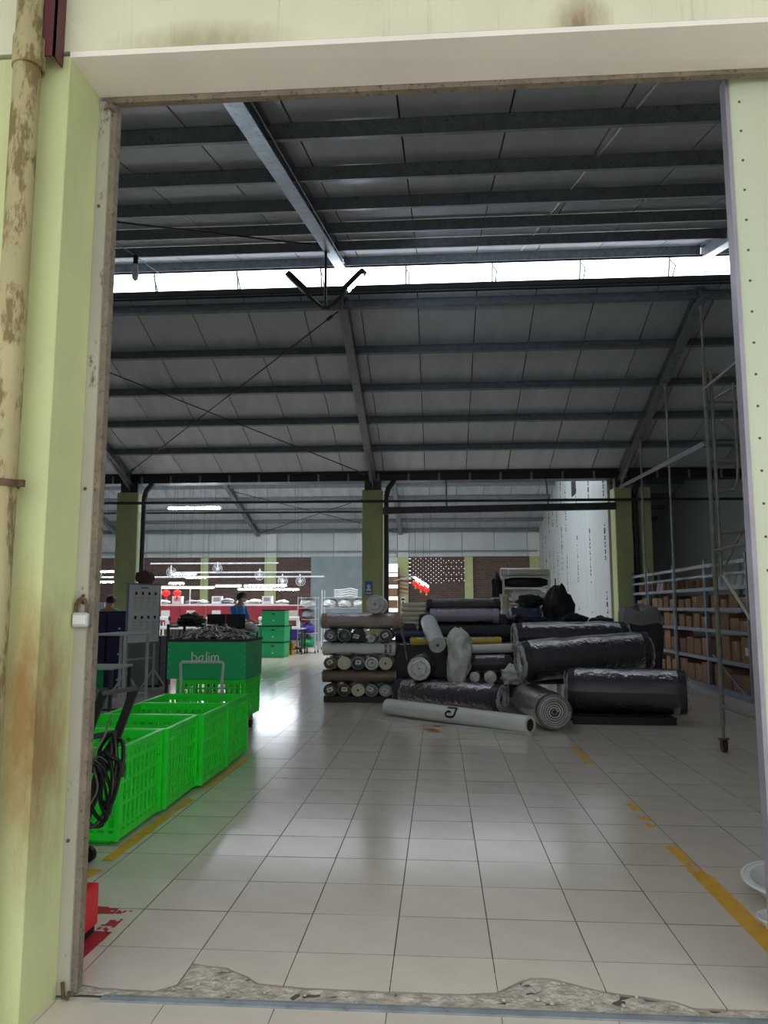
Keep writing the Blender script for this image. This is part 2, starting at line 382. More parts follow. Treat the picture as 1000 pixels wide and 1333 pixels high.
# steel door track
tr = struct('trim_1', MB().box(-1.255, 1.75, 2.924, 2.956, -.02, .004).box(-1.255, 1.75, 2.956, 2.964, -.02, -.010).box(-1.255, 1.75, 2.964, 2.969, -.02, .003), m_track, 'steel sliding door track set in the threshold')
# ---- added out-of-view canopy that shades the front wall from the sky
cn = struct('ceiling_canopy_added', MB().box(-13, 13, -.5, 2.71, 4.55, 4.65), m_palepaint, 'added unseen canopy shading the front wall')
for x in (-9, -4.5, 4.5, 9): MB().box(x-.06, x+.06, -.45, 2.7, 4.3, 4.55).build('added_canopy_beam', m_redsteel, cn)
# ---- ground outside
gnd = struct('floor_outside', MB().box(-12, 12, -14, 2.97, -.15, -.0115), m_pave, 'pale tiled pavement outside the doorway')
n_out = 0
for i in range(-8, 9):
    for j in range(-4, 1):
        y0 = 2.52 + j*TS; x0 = TX0 + i*TS
        if j == 0: MB().box(x0 + g, x0 + TS - g, y0 + g, 2.922, -.0105, -.002).build('tile', m_tile, gnd)
        else: inst('tile', tile_me, gnd, (x0 + g, y0 + g, -.002))
# ---- front wall
wf = struct('wall_front', None, None, 'lime green plastered front wall around the doorway')
Lp = MB(); Lp.prism([(-8, 2.71), (-1.447, 2.71), (-1.443, 2.715), (-1.43, 2.95), (-8, 2.95)], -.12, 3.60); Lp.build('pilaster', m_wall, wf)
MB().box(1.75, 9, 2.71, 2.95, -.12, 3.58).build('wall_panel', m_wall, wf)
lt = MB(); lt.add([(-8,2.71,3.64),(2.6,2.71,3.61),(2.6,2.95,3.605),(-8,2.95,3.635),(-8,2.71,5.2),(2.6,2.71,5.2),(2.6,2.95,5.2),(-8,2.95,5.2)], [(0,3,2,1),(4,5,6,7),(0,1,5,4),(1,2,6,5),(2,3,7,6),(3,0,4,7)])
lt.add([(2.6,2.71,3.6),(9,2.71,3.6),(9,2.95,3.6),(2.6,2.95,3.6),(2.6,2.71,5.2),(9,2.71,5.2),(9,2.95,5.2),(2.6,2.95,5.2)], [(0,3,2,1),(4,5,6,7),(0,1,5,4),(1,2,6,5),(2,3,7,6),(3,0,4,7)])
lt.build('lintel', m_lintel, wf)
sf = MB(); sf.add([(-1.445,2.712,3.597),(1.9,2.712,3.592),(1.9,2.95,3.580),(-1.43,2.95,3.592),(-1.445,2.712,3.63),(1.9,2.712,3.622),(1.9,2.95,3.622),(-1.43,2.95,3.63)], [(0,3,2,1),(4,5,6,7),(0,1,5,4),(1,2,6,5),(2,3,7,6),(3,0,4,7)])
sf.build('soffit', m_soffit, wf)
MB().box(-1.40, 1.9, 2.952, 2.985, 3.565, 3.64).build('head_angle', m_jambd, wf)
# inner brick skin above and beside the door (seen only from inside)
MB().box(-15.8, -1.44, 2.96, 3.0, -.1, 5.1).build('inner_face', m_palepaint, wf)
# left jamb: pale steel channel with a rusty inner lip
jb = struct('door_1', None, None, 'weathered steel door jamb on the lime green pilaster')
MB().box(-1.432, -1.382, 2.952, 2.99, 0, 3.575).build('jamb_channel', m_jamb, jb)
MB().box(-1.382, -1.358, 2.965, 3.01, .01, 3.575).box(-1.44, -1.382, 2.992, 3.012, 0, 3.575).build('jamb_lip', m_jambd, jb)
MB().cyl((-1.38, 2.93, 3.545), (-1.37, 2.965, 3.545), .014, n=8).build('bolt', m_jambd, jb)
bk = MB(); bk.tube([(-1.405,2.945,.05),(-1.395,2.93,.03),(-1.388,2.922,.008),(-1.37,2.918,.006),(-1.365,2.92,.03)], .007, 6); bk.build('floor_bolt', m_rust, jb)
for z in (.55, 1.9, 3.1):
    MB().cyl((-1.412, 2.955, z), (-1.412, 2.948, z), .007, n=8).build('rivet', m_rust, jb)
# right: riveted sliding door leaf, pushed open
dl = struct('door_2', None, None, 'pale green riveted steel sliding door leaf standing open')
dm = MB(); dm.prism([(1.212, 3.035), (1.235, 3.022), (1.31, 3.016), (2.75, 3.016), (2.75, 3.075), (1.212, 3.075)], .02, 3.60); dm.build('door_sheet', m_door, dl, smooth=True)
MB().box(1.196, 1.2115, 3.03, 3.085, .02, 3.60).build('edge_channel', M('purple_grey_edge', '8d8894', rough=.45, metal=.3, c2='6b5b4c', thr=.66), dl)
rv = MB().lathe([(.0055, 0), (.005, .003), (.003, .0045)], d=(0, -1, 0), n=8).mesh('rivet', m_rust)
z = .16
while z < 3.55:
    inst('rivet', rv, dl, (1.247, 3.0222, z)); z += .128
hp = MB(); hp.cbox(1.255, 1.33, 3.008, 3.018, 1.39, 1.45, .003); hp.build('handle_plate', m_rust, dl)
# ---- side and back walls
struct('wall_left', MB().box(-16, -15.8, 2.7, 33.8, -.1, 7.6), m_palepaint)
struct('wall_right', MB().box(9, 9.2, 2.7, 33.8, -.1, 7.6), m_palepaint)
wb = struct('wall_back', None, None, 'dark brick back wall with green pilasters and white panels above')
YB = 33.4
bays = [(-15.8,-13.6),(-13.1,-10.49),(-10.15,-7.63),(-7.12,-5.59),(-3.22,-2.29),(1.46,3.89),(4.3,9)]
for a, b in bays: MB().box(a, b, YB, YB+.25, 0, 3.59).build('brick_bay', m_brick, wb)
MB().box(-1.32, 1.10, YB, YB+.25, 0, 2.45).build('brick_bay', m_brick, wb)
lat = MB(); row = 0; z = 2.45
while z < 3.57:
    x = -1.32 + (0 if row % 2 else .11)
    while x < 1.08:
        gap = .032 if (x < -.1 or row % 3) else .0
        lat.box(x, min(x+.22-gap, 1.10), YB+.02, YB+.22, z, z+.07); x += .22
    lat.box(-1.32, 1.10, YB+.03, YB+.21, z+.036, z+.090)
    z += .087; row += 1
o = lat.build('openwork_bricks', m_brick, wb); o['kind'] = 'stuff'
MB().box(-5.59, -3.22, YB-.05, YB+.2, 0, 3.62).build('sheet_metal_panel', M('blue_grey_sheet', '76858a', rough=.5, var=.12, scale=2, metal=.2), wb)
for a, b in [(-13.6,-13.1),(-10.49,-10.15),(-7.63,-7.12),(-1.78,-1.32),(1.10,1.46),(3.89,4.3)]:
    w_ = (a, b) in [(-7.63,-7.12),(-1.78,-1.32),(3.89,4.3)]
    MB().box(a, b, YB-.12, YB+.25, 0, 3.58).build('pilaster', m_greeni, wb)
    if w_: MB().box(a, b, YB-.13, YB+.25, 3.58, 4.62).build('pilaster_top', m_palepaint, wb)
x = -15.8
while x < 9:
    MB().box(x+.008, min(9, x+1.4)-.008, YB-.02, YB+.25, 3.60, 4.95).build('panel', m_panelw, wb); x += 1.4
MB().box(-15.8, 9, YB+.26, YB+.3, 3.58, 5).build('panel_backing', m_sheet, wb)
MB().cyl((-15.8, YB-.2, 3.82), (4.2, YB-.2, 3.82), .035, n=8).build('conduit', m_grey, wb)
MB().box(-2.29, -1.78, YB, YB+.25, 3.3, 3.59).build('door_head', m_palepaint, wb)
# white sandwich panel partition with printed film, running back from the right column
ww = struct('wall_partition', None, None, 'white sandwich panel partition with columns of black print')
y = 19.75; k = 0; pw = 1.0
while y < 33.3:
    MB().box(4.3, 4.38, y+.004, y+pw-.004, 0, 6.6 if y < 31 else 5.0).build('panel', m_panelw, ww)
    if k % 2 == 0 or k > 5:
        pm = MB(); z = .3; yy = y + .45; r2 = random.Random(k)
        while z < 6.2:
            nch = r2.randint(6, 9)
            for c_ in range(nch):
                h = r2.uniform(.10, .17); wd = r2.uniform(.10, .17)
                if r2.random() < .25: pm.box(4.2975, 4.3, yy - wd/3, yy + wd/3, z, z + .045)
                else:
                    pm.box(4.2975, 4.3, yy - wd/2, yy + wd/2, z, z + .04); pm.box(4.2975, 4.3, yy - wd/2 + r2.choice((0, wd*.7)), yy - wd/2 + r2.choice((.3, 1))*wd, z, z + h)
                    if r2.random() < .6: pm.box(4.2975, 4.3, yy - wd/2, yy + wd/2, z + h - .04, z + h)
                z += h + .05
            z += r2.uniform(.55, .8)
        pm.build('print_column', m_ink, ww)
    y += pw; k += 1
MB().box(4.285, 4.30, 24.2, 24.9, 4.95, 6.0).build('vent_opening', m_black, ww)
# ---- columns on the middle line
def column(x0, x1, lab, pipe_x, y0=19.1):
    c = struct('column', None, None, lab)
    MB().cbox(x0, x1, y0, y0+.5, 0, 4.36, .015).build('shaft', m_greeni, c)
    MB().box(x0+.05, x1-.05, y0+.1, y0+.4, 4.36, 4.66).build('steel_head', m_dark, c)
    MB().cyl((pipe_x, y0+.1, 0), (pipe_x, y0+.1, 4.2), .06, n=10).build('downpipe', m_dark, c)
    MB().tube([(pipe_x, y0+.1, 4.2), (pipe_x+.05, y0+.1, 4.4), (pipe_x+.2, y0+.15, 4.62)], .07, 8).build('pipe_elbow', m_dark, c)
    return c
c1 = column(-8.28, -7.72, 'green painted column left of the middle one, beside the stand board', -7.60)
c2 = column(-1.92, -1.40, 'green painted column with a blue safety sign', -1.31)
c3 = column(4.33, 4.74, 'green painted column at the end of the white partition', 4.84)
MB().box(4.95, 5.2, 19.1, 19.5, 0, 4.36).build('shaft', m_greeni, c3)
# ---- roof: insulated panels, purlins, rafters
def zn(Y): return 4.09 + .25*Y           # rafter underside, near slope
def zf(Y): return 10.899 - .33*Y         # far slope
def zb(Y): return 4.50 + .26*(33.4 - Y)  # back hall, far slope
def zb2(Y): return 4.66 + .27*(Y - 19.4) # back hall, near slope
slopes = [('ceiling', zn, 2.75, 12.84, 'grey panelled near roof slope with dark purlins', [3.2,4.38,5.57,6.775,8.03,9.23,10.45,11.57], [12.74]),
          ('ceiling', zf, 12.93, 19.3, 'grey panelled roof slope falling away behind the ridge light', [13.02,14.28,15.49,16.68,17.87], []),
          ('ceiling', zb2, 19.62, 26.45, 'panelled rising slope over the rear hall', [20.5,22,23.5,25], []),
          ('ceiling', zb, 26.6, 33.6, 'pale panelled far slope over the rear hall', [27.2,28.4,29.6,30.8,32.0,33.15], [])]
FX = [-14.25, -7.97, -1.65, 4.52]
for nm, zz, ya, yb, lab, pur, galv in slopes:
    ce = struct(nm, None, None, lab)
    sl = (zz(yb) - zz(ya))/(yb - ya); off = .25
    pm = MB(); wdt = 1.035 - .018
    pm.add([(0,0,0),(wdt,0,0),(wdt,yb-ya,zz(yb)-zz(ya)),(0,yb-ya,zz(yb)-zz(ya)),(0,0,.05),(wdt,0,.05),(wdt,yb-ya,zz(yb)-zz(ya)+.05),(0,yb-ya,zz(yb)-zz(ya)+.05)], [(0,3,2,1),(4,5,6,7),(0,1,5,4),(1,2,6,5),(2,3,7,6),(3,0,4,7)])
    pme = pm.mesh('panel', m_panel)
    x = -.335 - 15*1.035
    added_roofl = {'zn': (3.1, 3.8), 'zb2': (20.2, 26.0)}.get(zz.__name__); pk = 0
    def piece(a, b, name, mat):
        return MB().add([(0,a,zz(a)),(wdt,a,zz(a)),(wdt,b,zz(b)),(0,b,zz(b)),(0,a,zz(a)+.05),(wdt,a,zz(a)+.05),(wdt,b,zz(b)+.05),(0,b,zz(b)+.05)], [(0,3,2,1),(4,5,6,7),(0,1,5,4),(1,2,6,5),(2,3,7,6),(3,0,4,7)]).mesh(name, mat)
    if added_roofl:      # many strips carry an added glowing sheet, out of view, brightening the hall
        pA, pB, pC = piece(ya, added_roofl[0], 'panel', m_panel), piece(added_roofl[0], added_roofl[1], 'added_rooflight', m_added_roof), piece(added_roofl[1], yb, 'panel', m_panel)
    while x < 9:
        if added_roofl and (pk % 2 if zz is zn else pk % 3) and -14 < x < 4:
            for q, nm2 in ((pA, 'panel'), (pB, 'added_rooflight'), (pC, 'panel')): inst(nm2, q, ce, (x + .009, 0, off))
        else: inst('panel', pme, ce, (x + .009, ya, zz(ya) + off))
        x += 1.035; pk += 1
    MB().add([(-16.2,ya-.1,zz(ya)+off+.055),(9.2,ya-.1,zz(ya)+off+.055),(9.2,yb+.1,zz(yb)+off+.055),(-16.2,yb+.1,zz(yb)+off+.055),(-16.2,ya-.1,zz(ya)+off+.15),(9.2,ya-.1,zz(ya)+off+.15),(9.2,yb+.1,zz(yb)+off+.15),(-16.2,yb+.1,zz(yb)+off+.15)],
             [(0,3,2,1),(4,5,6,7),(0,1,5,4),(1,2,6,5),(2,3,7,6),(3,0,4,7)]).build('roof_sheet', m_sheet, ce)
    for yp in pur + galv:
        zc = zz(yp) + off - .085; lean = sl
        xs = [-15.8] + FX + [9]
        for xa, xb in zip(xs, xs[1:]):
            q = MB(); a_, b_ = xa + (.05 if xa > -15 else 0), xb - .05
            ht = .15
            q.bar((a_, yp, zc), (b_, yp, zc), .012, ht, (0, -lean, 1))
            q.bar((a_, yp+.03, zc - ht/2 + .01), (b_, yp+.03, zc - ht/2 + .01), .07, .012, (0, -lean, 1))
            q.bar((a_, yp+.03, zc + ht/2 - .01), (b_, yp+.03, zc + ht/2 - .01), .07, .012, (0, -lean, 1))
            q.build('purlin', m_galv if yp in galv else m_purlin, ce)
            if ya < 20 and xa > -15:
                cl = MB(); cl.box(xa+.03, xa+.16, yp-.018, yp-.008, zc-.09, zc+.06); cl.build('cleat', m_galv if yp in galv else m_purlin, ce)
    for fx in FX:
        rf = MB(); A = (fx, ya, zz(ya)); B = (fx, yb, zz(yb)); u = (0, -sl, 1)
        lift = lambda p, d: (p[0], p[1], p[2] + d)
        rf.bar(lift(A, .12), lift(B, .12), .014, .235, u); rf.bar(lift(A, .235), lift(B, .235), .17, .016, u)
        ro = rf.build('rafter', m_purlin, ce)
        MB().bar(lift(A, .006), lift(B, .006), .17, .016, u).build('bottom_flange', m_silver if (ya < 5) else m_purlin, ro)
        if yb in (19.3,):
            h = MB(); h.add([(fx-.012, 17.6, zf(17.6)), (fx-.012, 19.3, zf(19.3)), (fx-.012, 19.3, zf(19.3)-.18), (fx+.012, 17.6, zf(17.6)), (fx+.012, 19.3, zf(19.3)), (fx+.012, 19.3, zf(19.3)-.18)], [(0,1,2),(5,4,3),(0,3,4,1),(1,4,5,2),(2,5,3,0)])
            h.build('haunch', m_purlin, ro)
    # rods between the frames
    if zz is zf:
        for (x0, y0, x1, y1) in [(-7.9, 13.4, -1.7, 18.9), (-7.9, 18.7, -1.75, 13.0)]:
            MB().cyl((x0, y0, zz(y0)+.02), (x1, y1, zz(y1)+.02), .012, n=6).build('brace_rod', m_black, ce)
            for t in (.035, .965): MB().cyl((x0+(x1-x0)*t, y0+(y1-y0)*t, zz(y0+(y1-y0)*t)+.02), (x0+(x1-x0)*(t+.015), y0+(y1-y0)*(t+.015), zz(y0+(y1-y0)*(t+.015))+.02), .03, n=6).build('turnbuckle', m_black, ce)
    if zz is zn:
        MB().cyl((-7.9, 6.6, zn(6.6)+.02), (-1.75, 10.9, zn(10.9)+.02), .012, n=6).build('brace_rod', m_black, ce)
        MB().cyl((1.95, 5.6, zn(5.6)+.235), (1.45, 12.6, zn(12.6)+.235), .012, n=6).build('conduit', m_white, ce)
        MB().cyl((-1.52, 5.0, zn(5)+.05), (-1.56, 12.4, zn(12.4)+.05), .008, n=6).build('cable', m_black, ce)
    if zz is zb:
        for (x0, y0, x1, y1) in [(-7.8, 28.5, -1.8, 33), (-7.8, 33, -1.8, 28.5)]:
            MB().cyl((x0, y0, zz(y0)+.02), (x1, y1, zz(y1)+.02), .014, n=6).build('brace_rod', m_black, ce)
# ---- lit window strips under the two ridges; the rear strip is added
def ridge_window(nm, xa, xb, y0, z0, y1, z1, lab):
    wn = struct(nm, None, None, lab); x = xa
    while x < xb - .2:
        xe = min(x + 1.5, xb)
        MB().bar(((x+xe)/2, y0, z0), ((x+xe)/2, y1, z1), xe-x-.03, .012, (0, 1, .2)).build('pane', m_skypane, wn)
        MB().bar((x, y0-.02, z0), (x, y1-.02, z1), .024, .02, (0, 1, .2)).build('glazing_bar', m_palegrey, wn)
        MB().tube([(x, y0-.04, z0-.06), (x+.06, y0-.12, (z0+z1)/2), (x+.05, y1-.05, z1+.03)], .012, 6).build('window_stay', m_palegrey, wn)
        x += 1.5
    MB().box(xa, xb, y1-.09, y1+.01, z1-.035, z1).build('sill_angle', m_galv, wn)
    MB().box(xa, xb, y0-.01, y1+.12, z0+.0, z0+.04).build('head', m_sheet, wn)
    return wn
ridge_window('window_1', -14.03, 5.97, 12.80, 7.345, 12.95, 6.955, 'bright clerestory window strip along the roof ridge')  # runs past the right frame: extra pane added for the bright spot there
ridge_window('window_added', -14.0, 4.2, 26.46, 6.78, 26.52, 6.40, 'added unseen glowing strip along the rear roof ridge')  # out of view, put in to light the rear hall
# gable infill right of the strips so that the ridge gap is closed
struct('trim_2', MB().box(5.97, 9, 12.85, 12.92, 6.6, 7.6), m_sheet)
struct('trim_3', MB().box(4.2, 9, 26.46, 26.55, 6.3, 7.0).box(-15.8, -14, 26.46, 26.55, 6.3, 7.0), m_sheet)
struct('trim_4', MB().box(-15.8, -14, 12.85, 12.92, 6.6, 7.6), m_sheet)
# ---- box gutter with stiffeners on the column line
gt = struct('trim_5', MB().box(-15.8, 9, 19.22, 19.30, 4.63, 4.80).box(-15.8, 9, 19.55, 19.63, 4.63, 4.95).box(-15.8, 9, 19.22, 19.63, 4.61, 4.635).box(-15.8, 9, 19.1, 19.24, 4.80, 4.84), m_black, 'dark box gutter beam with stiffeners between the two halls')
x = -15.4
while x < 9:
    MB().box(x, x+.05, 19.19, 19.22, 4.60, 4.80).build('stiffener', m_grey, gt); x += .77
MB().box(-15.8, 9, 19.28, 19.6, 4.80, 5.25).build('gutter_upstand', m_sheet, gt)
# pipes below the gutter
pp = struct('trim_6', MB().bar((-1.38, 19.0, 3.81), (4.33, 19.0, 3.88), .12, .17), m_dark, 'thick dark duct running from the middle column to the right column')
for x in (.2, 2.7): MB().cyl((x, 19.0, 3.88), (x, 19.25, 4.62), .025, n=6).build('hanger', m_grey, pp)
struct('trim_7', MB().cyl((-15.8, 18.95, 4.08), (9, 18.95, 4.02), .035, n=8), m_dark, 'thin dark pipe crossing the hall below the gutter')
struct('trim_8', MB().cyl((-15.8, 19.7, 3.92), (-1.9, 19.7, 3.88), .03, n=8), m_dark, 'thin dark pipe behind the left columns')

# ================================================================== THINGS AT THE DOORWAY
t = thing('downpipe', 'stained yellowish downpipe on the far left of the front wall', 'pipe', (-1.565, 2.63, 0))
MB().cyl((0,0,-.0), (-.005,0,3.95), .050, n=20).build('pipe', m_pipe, t, smooth=True)
MB().ring((0,0,1.87), (0,0,1), .056, .050, .025).build('clamp_band', m_rust, t)
MB().box(.045,.075,.0,.015,1.86,1.885).build('clamp_lug', m_rust, t); MB().box(-.01,.01,.04,.08,1.86,1.885).build('clamp_lug', m_rust, t)
MB().ring((0,0,3.55), (0,0,1), .060, .049, .12).build('socket', m_pipe, t)
t = thing('wall_bracket', 'dark red steel bracket hanging at the top left corner', 'bracket', (-1.49, 2.66, 3.545))
MB().box(-.025,.025,-.03,-.022,0,.75).box(.017,.025,-.03,.04,0,.75).build('angle_bar', m_redsteel, t)
MB().box(-.06,.06,.04,.05,.5,.74).build('fixing_plate', m_redsteel, t)
MB().bar((-.02,-.02,.28),(-.11,.03,.6),.02,.02).build('brace', m_redsteel, t)
t = thing('padlock', 'padlock with a white label hanging on the steel jamb', 'padlock', (-1.395, 2.932, 1.352))
MB().cbox(-.031,.031,-.013,.013,0,.056,.006).build('body', m_palegrey, t)
MB().box(-.026,.026,-.0145,-.013,.012,.046).build('label_sticker', m_paper, t)
MB().tube([(-.021,0,.05),(-.021,0,.085),(-.014,0,.105),(0,0,.112),(.014,0,.105),(.021,0,.085),(.021,0,.05)], .007, 8).build('shackle', m_rust, t, smooth=True)
MB().ring((0,.012,.108),(1,0,0),.020,.012,.006,n=12).build('hasp_ring', m_rust, t)
t = thing('red_box', 'small red metal box on the floor behind the left jamb', 'box', (-1.60, 3.42, 0.001))
MB().cbox(-.14,.07,-.07,.10,.03,.205,.006).build('case', m_redbox, t)
MB().box(-.13,.06,-.06,.09,0,.03).build('base', m_black, t)
MB().box(-.13,.062,-.073,-.07,.10,.104).build('lid_seam', m_black, t)
# white basin and bowl by the right leaf
t = thing('plastic_basin', 'white plastic basin lying on the floor by the steel door leaf', 'basin', (1.80, 4.02, 0.001))
MB().lathe([(.20,0),(.215,.004),(.30,.10),(.325,.105),(.325,.115),(.295,.112),(.205,.015),(.01,.012)], n=36).build('bowl', m_white, t, smooth=True)
MB().ring((0,0,.112),(0,0,1),.335,.320,.012,n=36).build('rim', m_white, t, smooth=True)
t = thing('plastic_bowl', 'small white plastic bowl beside the larger basin', 'bowl', (1.505, 3.74, 0.001))
MB().lathe([(.05,0),(.06,.003),(.088,.05),(.094,.052),(.084,.05),(.055,.008),(.005,.006)], n=24).build('bowl', m_white, t, smooth=True)
MB().ring((0,0,.051),(0,0,1),.097,.090,.006,n=24).build('rim', m_white, t)
# painted floor markings: worn paint films with ragged outlines
def worn(name, segs, wd, mat, lab, seed):
    # paint film broken into small ragged flakes by a noise field
    off = Vector((seed*7.3, seed*1.7, 0)); e = .014; t = thing(name, lab, 'floor marking', (segs[0][0], segs[0][1], 0))
    for (x0, y0, x1, y1, dens) in segs:
        mb = MB()
        L = math.hypot(x1-x0, y1-y0); ux, uy = (x1-x0)/L, (y1-y0)/L; nx, ny = -uy, ux
        for k in range(int(L/e)+1):
            for s in range(int(wd/e)+1):
                a, b = k*e, -wd/2 + s*e
                cx, cy = x0 + ux*a + nx*b, y0 + uy*a + ny*b
                f = .5 + .5*noise.noise(Vector((cx*9, cy*9, 0)) + off) + .35*noise.noise(Vector((cx*38, cy*38, 3)) + off)
                edge_ = min(1, (wd/2 - abs(b))/.012 + .35)
                if f*edge_ + dens - .5 < .52 - .1*(dens > .9): continue
                q = [(cx + ux*p + nx*q_, cy + uy*p + ny*q_) for p, q_ in ((0, 0), (e, 0), (e, e), (0, e))]
                q = [(px + .004*noise.noise((px*90, py*90, 1)), py + .004*noise.noise((px*90, py*90, 5))) for px, py in q]
                mb.add([(px, py, .0009) for px, py in q], [(0, 1, 2, 3)] if ux*ny - uy*nx > 0 else [(0, 3, 2, 1)])
        if mb.v: mb.build('paint_patch', mat, t, loc=(-segs[0][0], -segs[0][1], 0))['kind'] = 'stuff'
    return t
worn('floor_line', [(1.405,3.45,1.40,4.45,.96),(1.395,4.45,1.385,4.95,.75),(1.39,5.35,1.385,5.95,.55),(1.38,7.4,1.38,8.3,.65),(1.37,9.2,1.3,10.0,.3)], .085, m_yellowp, 'worn yellow line on the tiles running from the right door leaf', 3)
worn('floor_line', [(-1.89,4.12,-1.89,4.3,.7),(-1.885,4.45,-1.875,5.6,.8),(-1.86,5.6,-1.84,7.5,.7)], .075, m_yellowp, 'worn yellow line along the foot of the green crates', 4)
worn('floor_mark', [(-1.52,3.08,-1.50,3.5,.97),(-1.50,3.5,-1.49,3.75,.55),(-1.72,3.735,-1.54,3.735,.8)], .085, m_redp, 'worn red painted corner mark on the tiles by the left jamb', 5)
worn('floor_stain', [(-.28,9.6,.05,9.5,.5),(-.2,9.35,0,9.25,.9),(-.16,9.15,0,9.1,.6),(-.12,9.42,.0,9.38,.9)], .2, M('orange_stain', 'b5722a', rough=.4, var=.3), 'orange paint stain on the floor before the white roll', 6)

# ================================================================== LEFT: crates, trolley, boxes
def crate_side(L, H, th=.018, pitch=.064, vw=.029):
    # one perforated wall in the XZ plane, x 0..L, z 0..H
    mb = MB(); n = int(L/pitch); p = L/n
    for k in range(n+1):
        x = min(max(k*p, vw/2), L-vw/2); mb.box(x-vw/2, x+vw/2, 0, th*.45, 0, H)
    rows = [0, .06, .19, .32, .44, H-.055, H-.0]
    for z in rows[:-1]: mb.box(0, L, -.003, th*.7+.003, z, z+(.045 if z in (0, H-.055) else .018))
    for k in range(n):           # small cross webs that break the slots into diamonds
        for i in range(1, 5):
            x = k*p + p/2; z = rows[i] + .065
            mb.box(x-p/2, x+p/2, 0, th*.6, z-.005, z+.005) if (k+i) % 3 == 0 else None
    return mb
def make_crate(name, label, L, W, H, loc, group=None, wheels=False):
    # L along X, W along Y, open top
    t = thing(name, label, 'crate', loc, 0, group); z0 = .03
    MB().box(0, L, 0, W, z0, z0+.02).box(.06, L-.06, .06, W-.06, 0, z0).build('base', m_gcrate, t)
    H2 = H - z0
    for (m, ln) in ((Matrix.Translation((0, 0, z0)), L), (Matrix.Translation((0, W-.018, z0)), L),
                    (Matrix.Translation((.018, 0, z0)) @ Matrix.Rotation(R(90), 4, 'Z'), W), (Matrix.Translation((L, 0, z0)) @ Matrix.Rotation(R(90), 4, 'Z'), W)):
        crate_side(ln, H2).xf(m).build('side', m_gcrate, t)
    MB().box(-.015, L+.015, -.015, .02, H-.03, H).box(-.015, L+.015, W-.02, W+.015, H-.03, H).box(-.015, .02, .02, W-.02, H-.03, H).box(L-.02, L+.015, .02, W-.02, H-.03, H).build('rim', m_gcrate, t)
    for x in (0, L):
        for y in (0, W): MB().box(x-.014, x+.014, y-.014, y+.014, z0, H-.03).build('corner_post', m_gcrate, t)
    return t
CL = ['bright green perforated crate nearest the doorway, behind the black hand truck', 'second bright green perforated crate of the row from the doorway',
      'third bright green perforated crate of the row from the doorway', 'farthest bright green perforated crate of the row, next to the handle']
cw, cl_ = .80, .70
cr0 = make_crate('green_crate', CL[0], cw, cl_, .575, (-2.75, 4.70, .002), 'green crates in a row')
for k in range(1, 4):
    c = copy_tree(cr0); c['label'] = CL[k]; c.location = (-2.74 + .02*(k == 2) + .015*k, 4.70 + k*.735, .002); c.rotation_euler[2] = R((0, .8, -.6, .4)[k])
# basket trolley behind the row
t = make_crate('basket_trolley', 'bright green perforated basket on wheels under the lettered green box', .77, .66, .46, (-2.955, 8.66, .16))
for x in (.07, .70):
    for y in (.07, .59):
        MB().cyl((x-.015, y, -.105), (x+.015, y, -.105), .05, n=14).build('wheel', m_black, t)
        MB().box(x-.022, x+.022, y-.02, y+.02, -.06, .0).build('caster_fork', m_galv, t)
MB().tube([(.15,-.33,.02),(.15,-.34,.50),(.145,-.35,.655),(.165,-.35,.675),(.60,-.35,.675),(.62,-.35,.655),(.605,-.34,.50),(.60,-.33,.02)], .016, 8).build('push_handle', m_palegrey, t, smooth=True)
MB().box(.13,.17,-.36,0,.0,.03).box(.58,.62,-.36,0,.0,.03).build('handle_arm', m_palegrey, t)
# lettered box
def corr_box(name, label, L, W, H, loc, mat, rz=0, lid=True, group=None, slots=True):
    t = thing(name, label, 'box', loc, rz, group)
    th = .012
    MB().box(0,L,0,th,0,H).build('front_panel', mat, t); MB().box(0,L,W-th,W,0,H).build('back_panel', mat, t)
    MB().box(0,th,th,W-th,0,H).build('side_panel', mat, t); MB().box(L-th,L,th,W-th,0,H).build('side_panel', mat, t)
    MB().box(th,L-th,th,W-th,0,.012).build('bottom', mat, t)
    e = MB().box(-.006,L+.006,-.006,.016,H-.022,H+.006).box(-.006,L+.006,W-.016,W+.006,H-.022,H+.006).box(-.006,.016,.016,W-.016,H-.022,H+.006).box(L-.016,L+.006,.016,W-.016,H-.022,H+.006)
    e.build('edge_trim', m_black, t)
    if lid: MB().box(.0,L,.0,W,H+.006,H+.014).build('lid', m_dark, t)
    if slots:
        MB().box(L/2-.05,L/2+.05,-.008,-.0005,H*.72,H*.72+.03).build('hand_hole', m_black, t)
        MB().box(L*.5-.02,L*.5+.02,-.003,-.0005,H*.28,H*.28+.03).build('stud', m_paper, t)
    return t
t = corr_box('lettered_box', 'open green corrugated box with white bolim lettering, full of strips', .90, .78, .435, (-3.07, 8.62, .625), m_gboard, lid=False, slots=False)
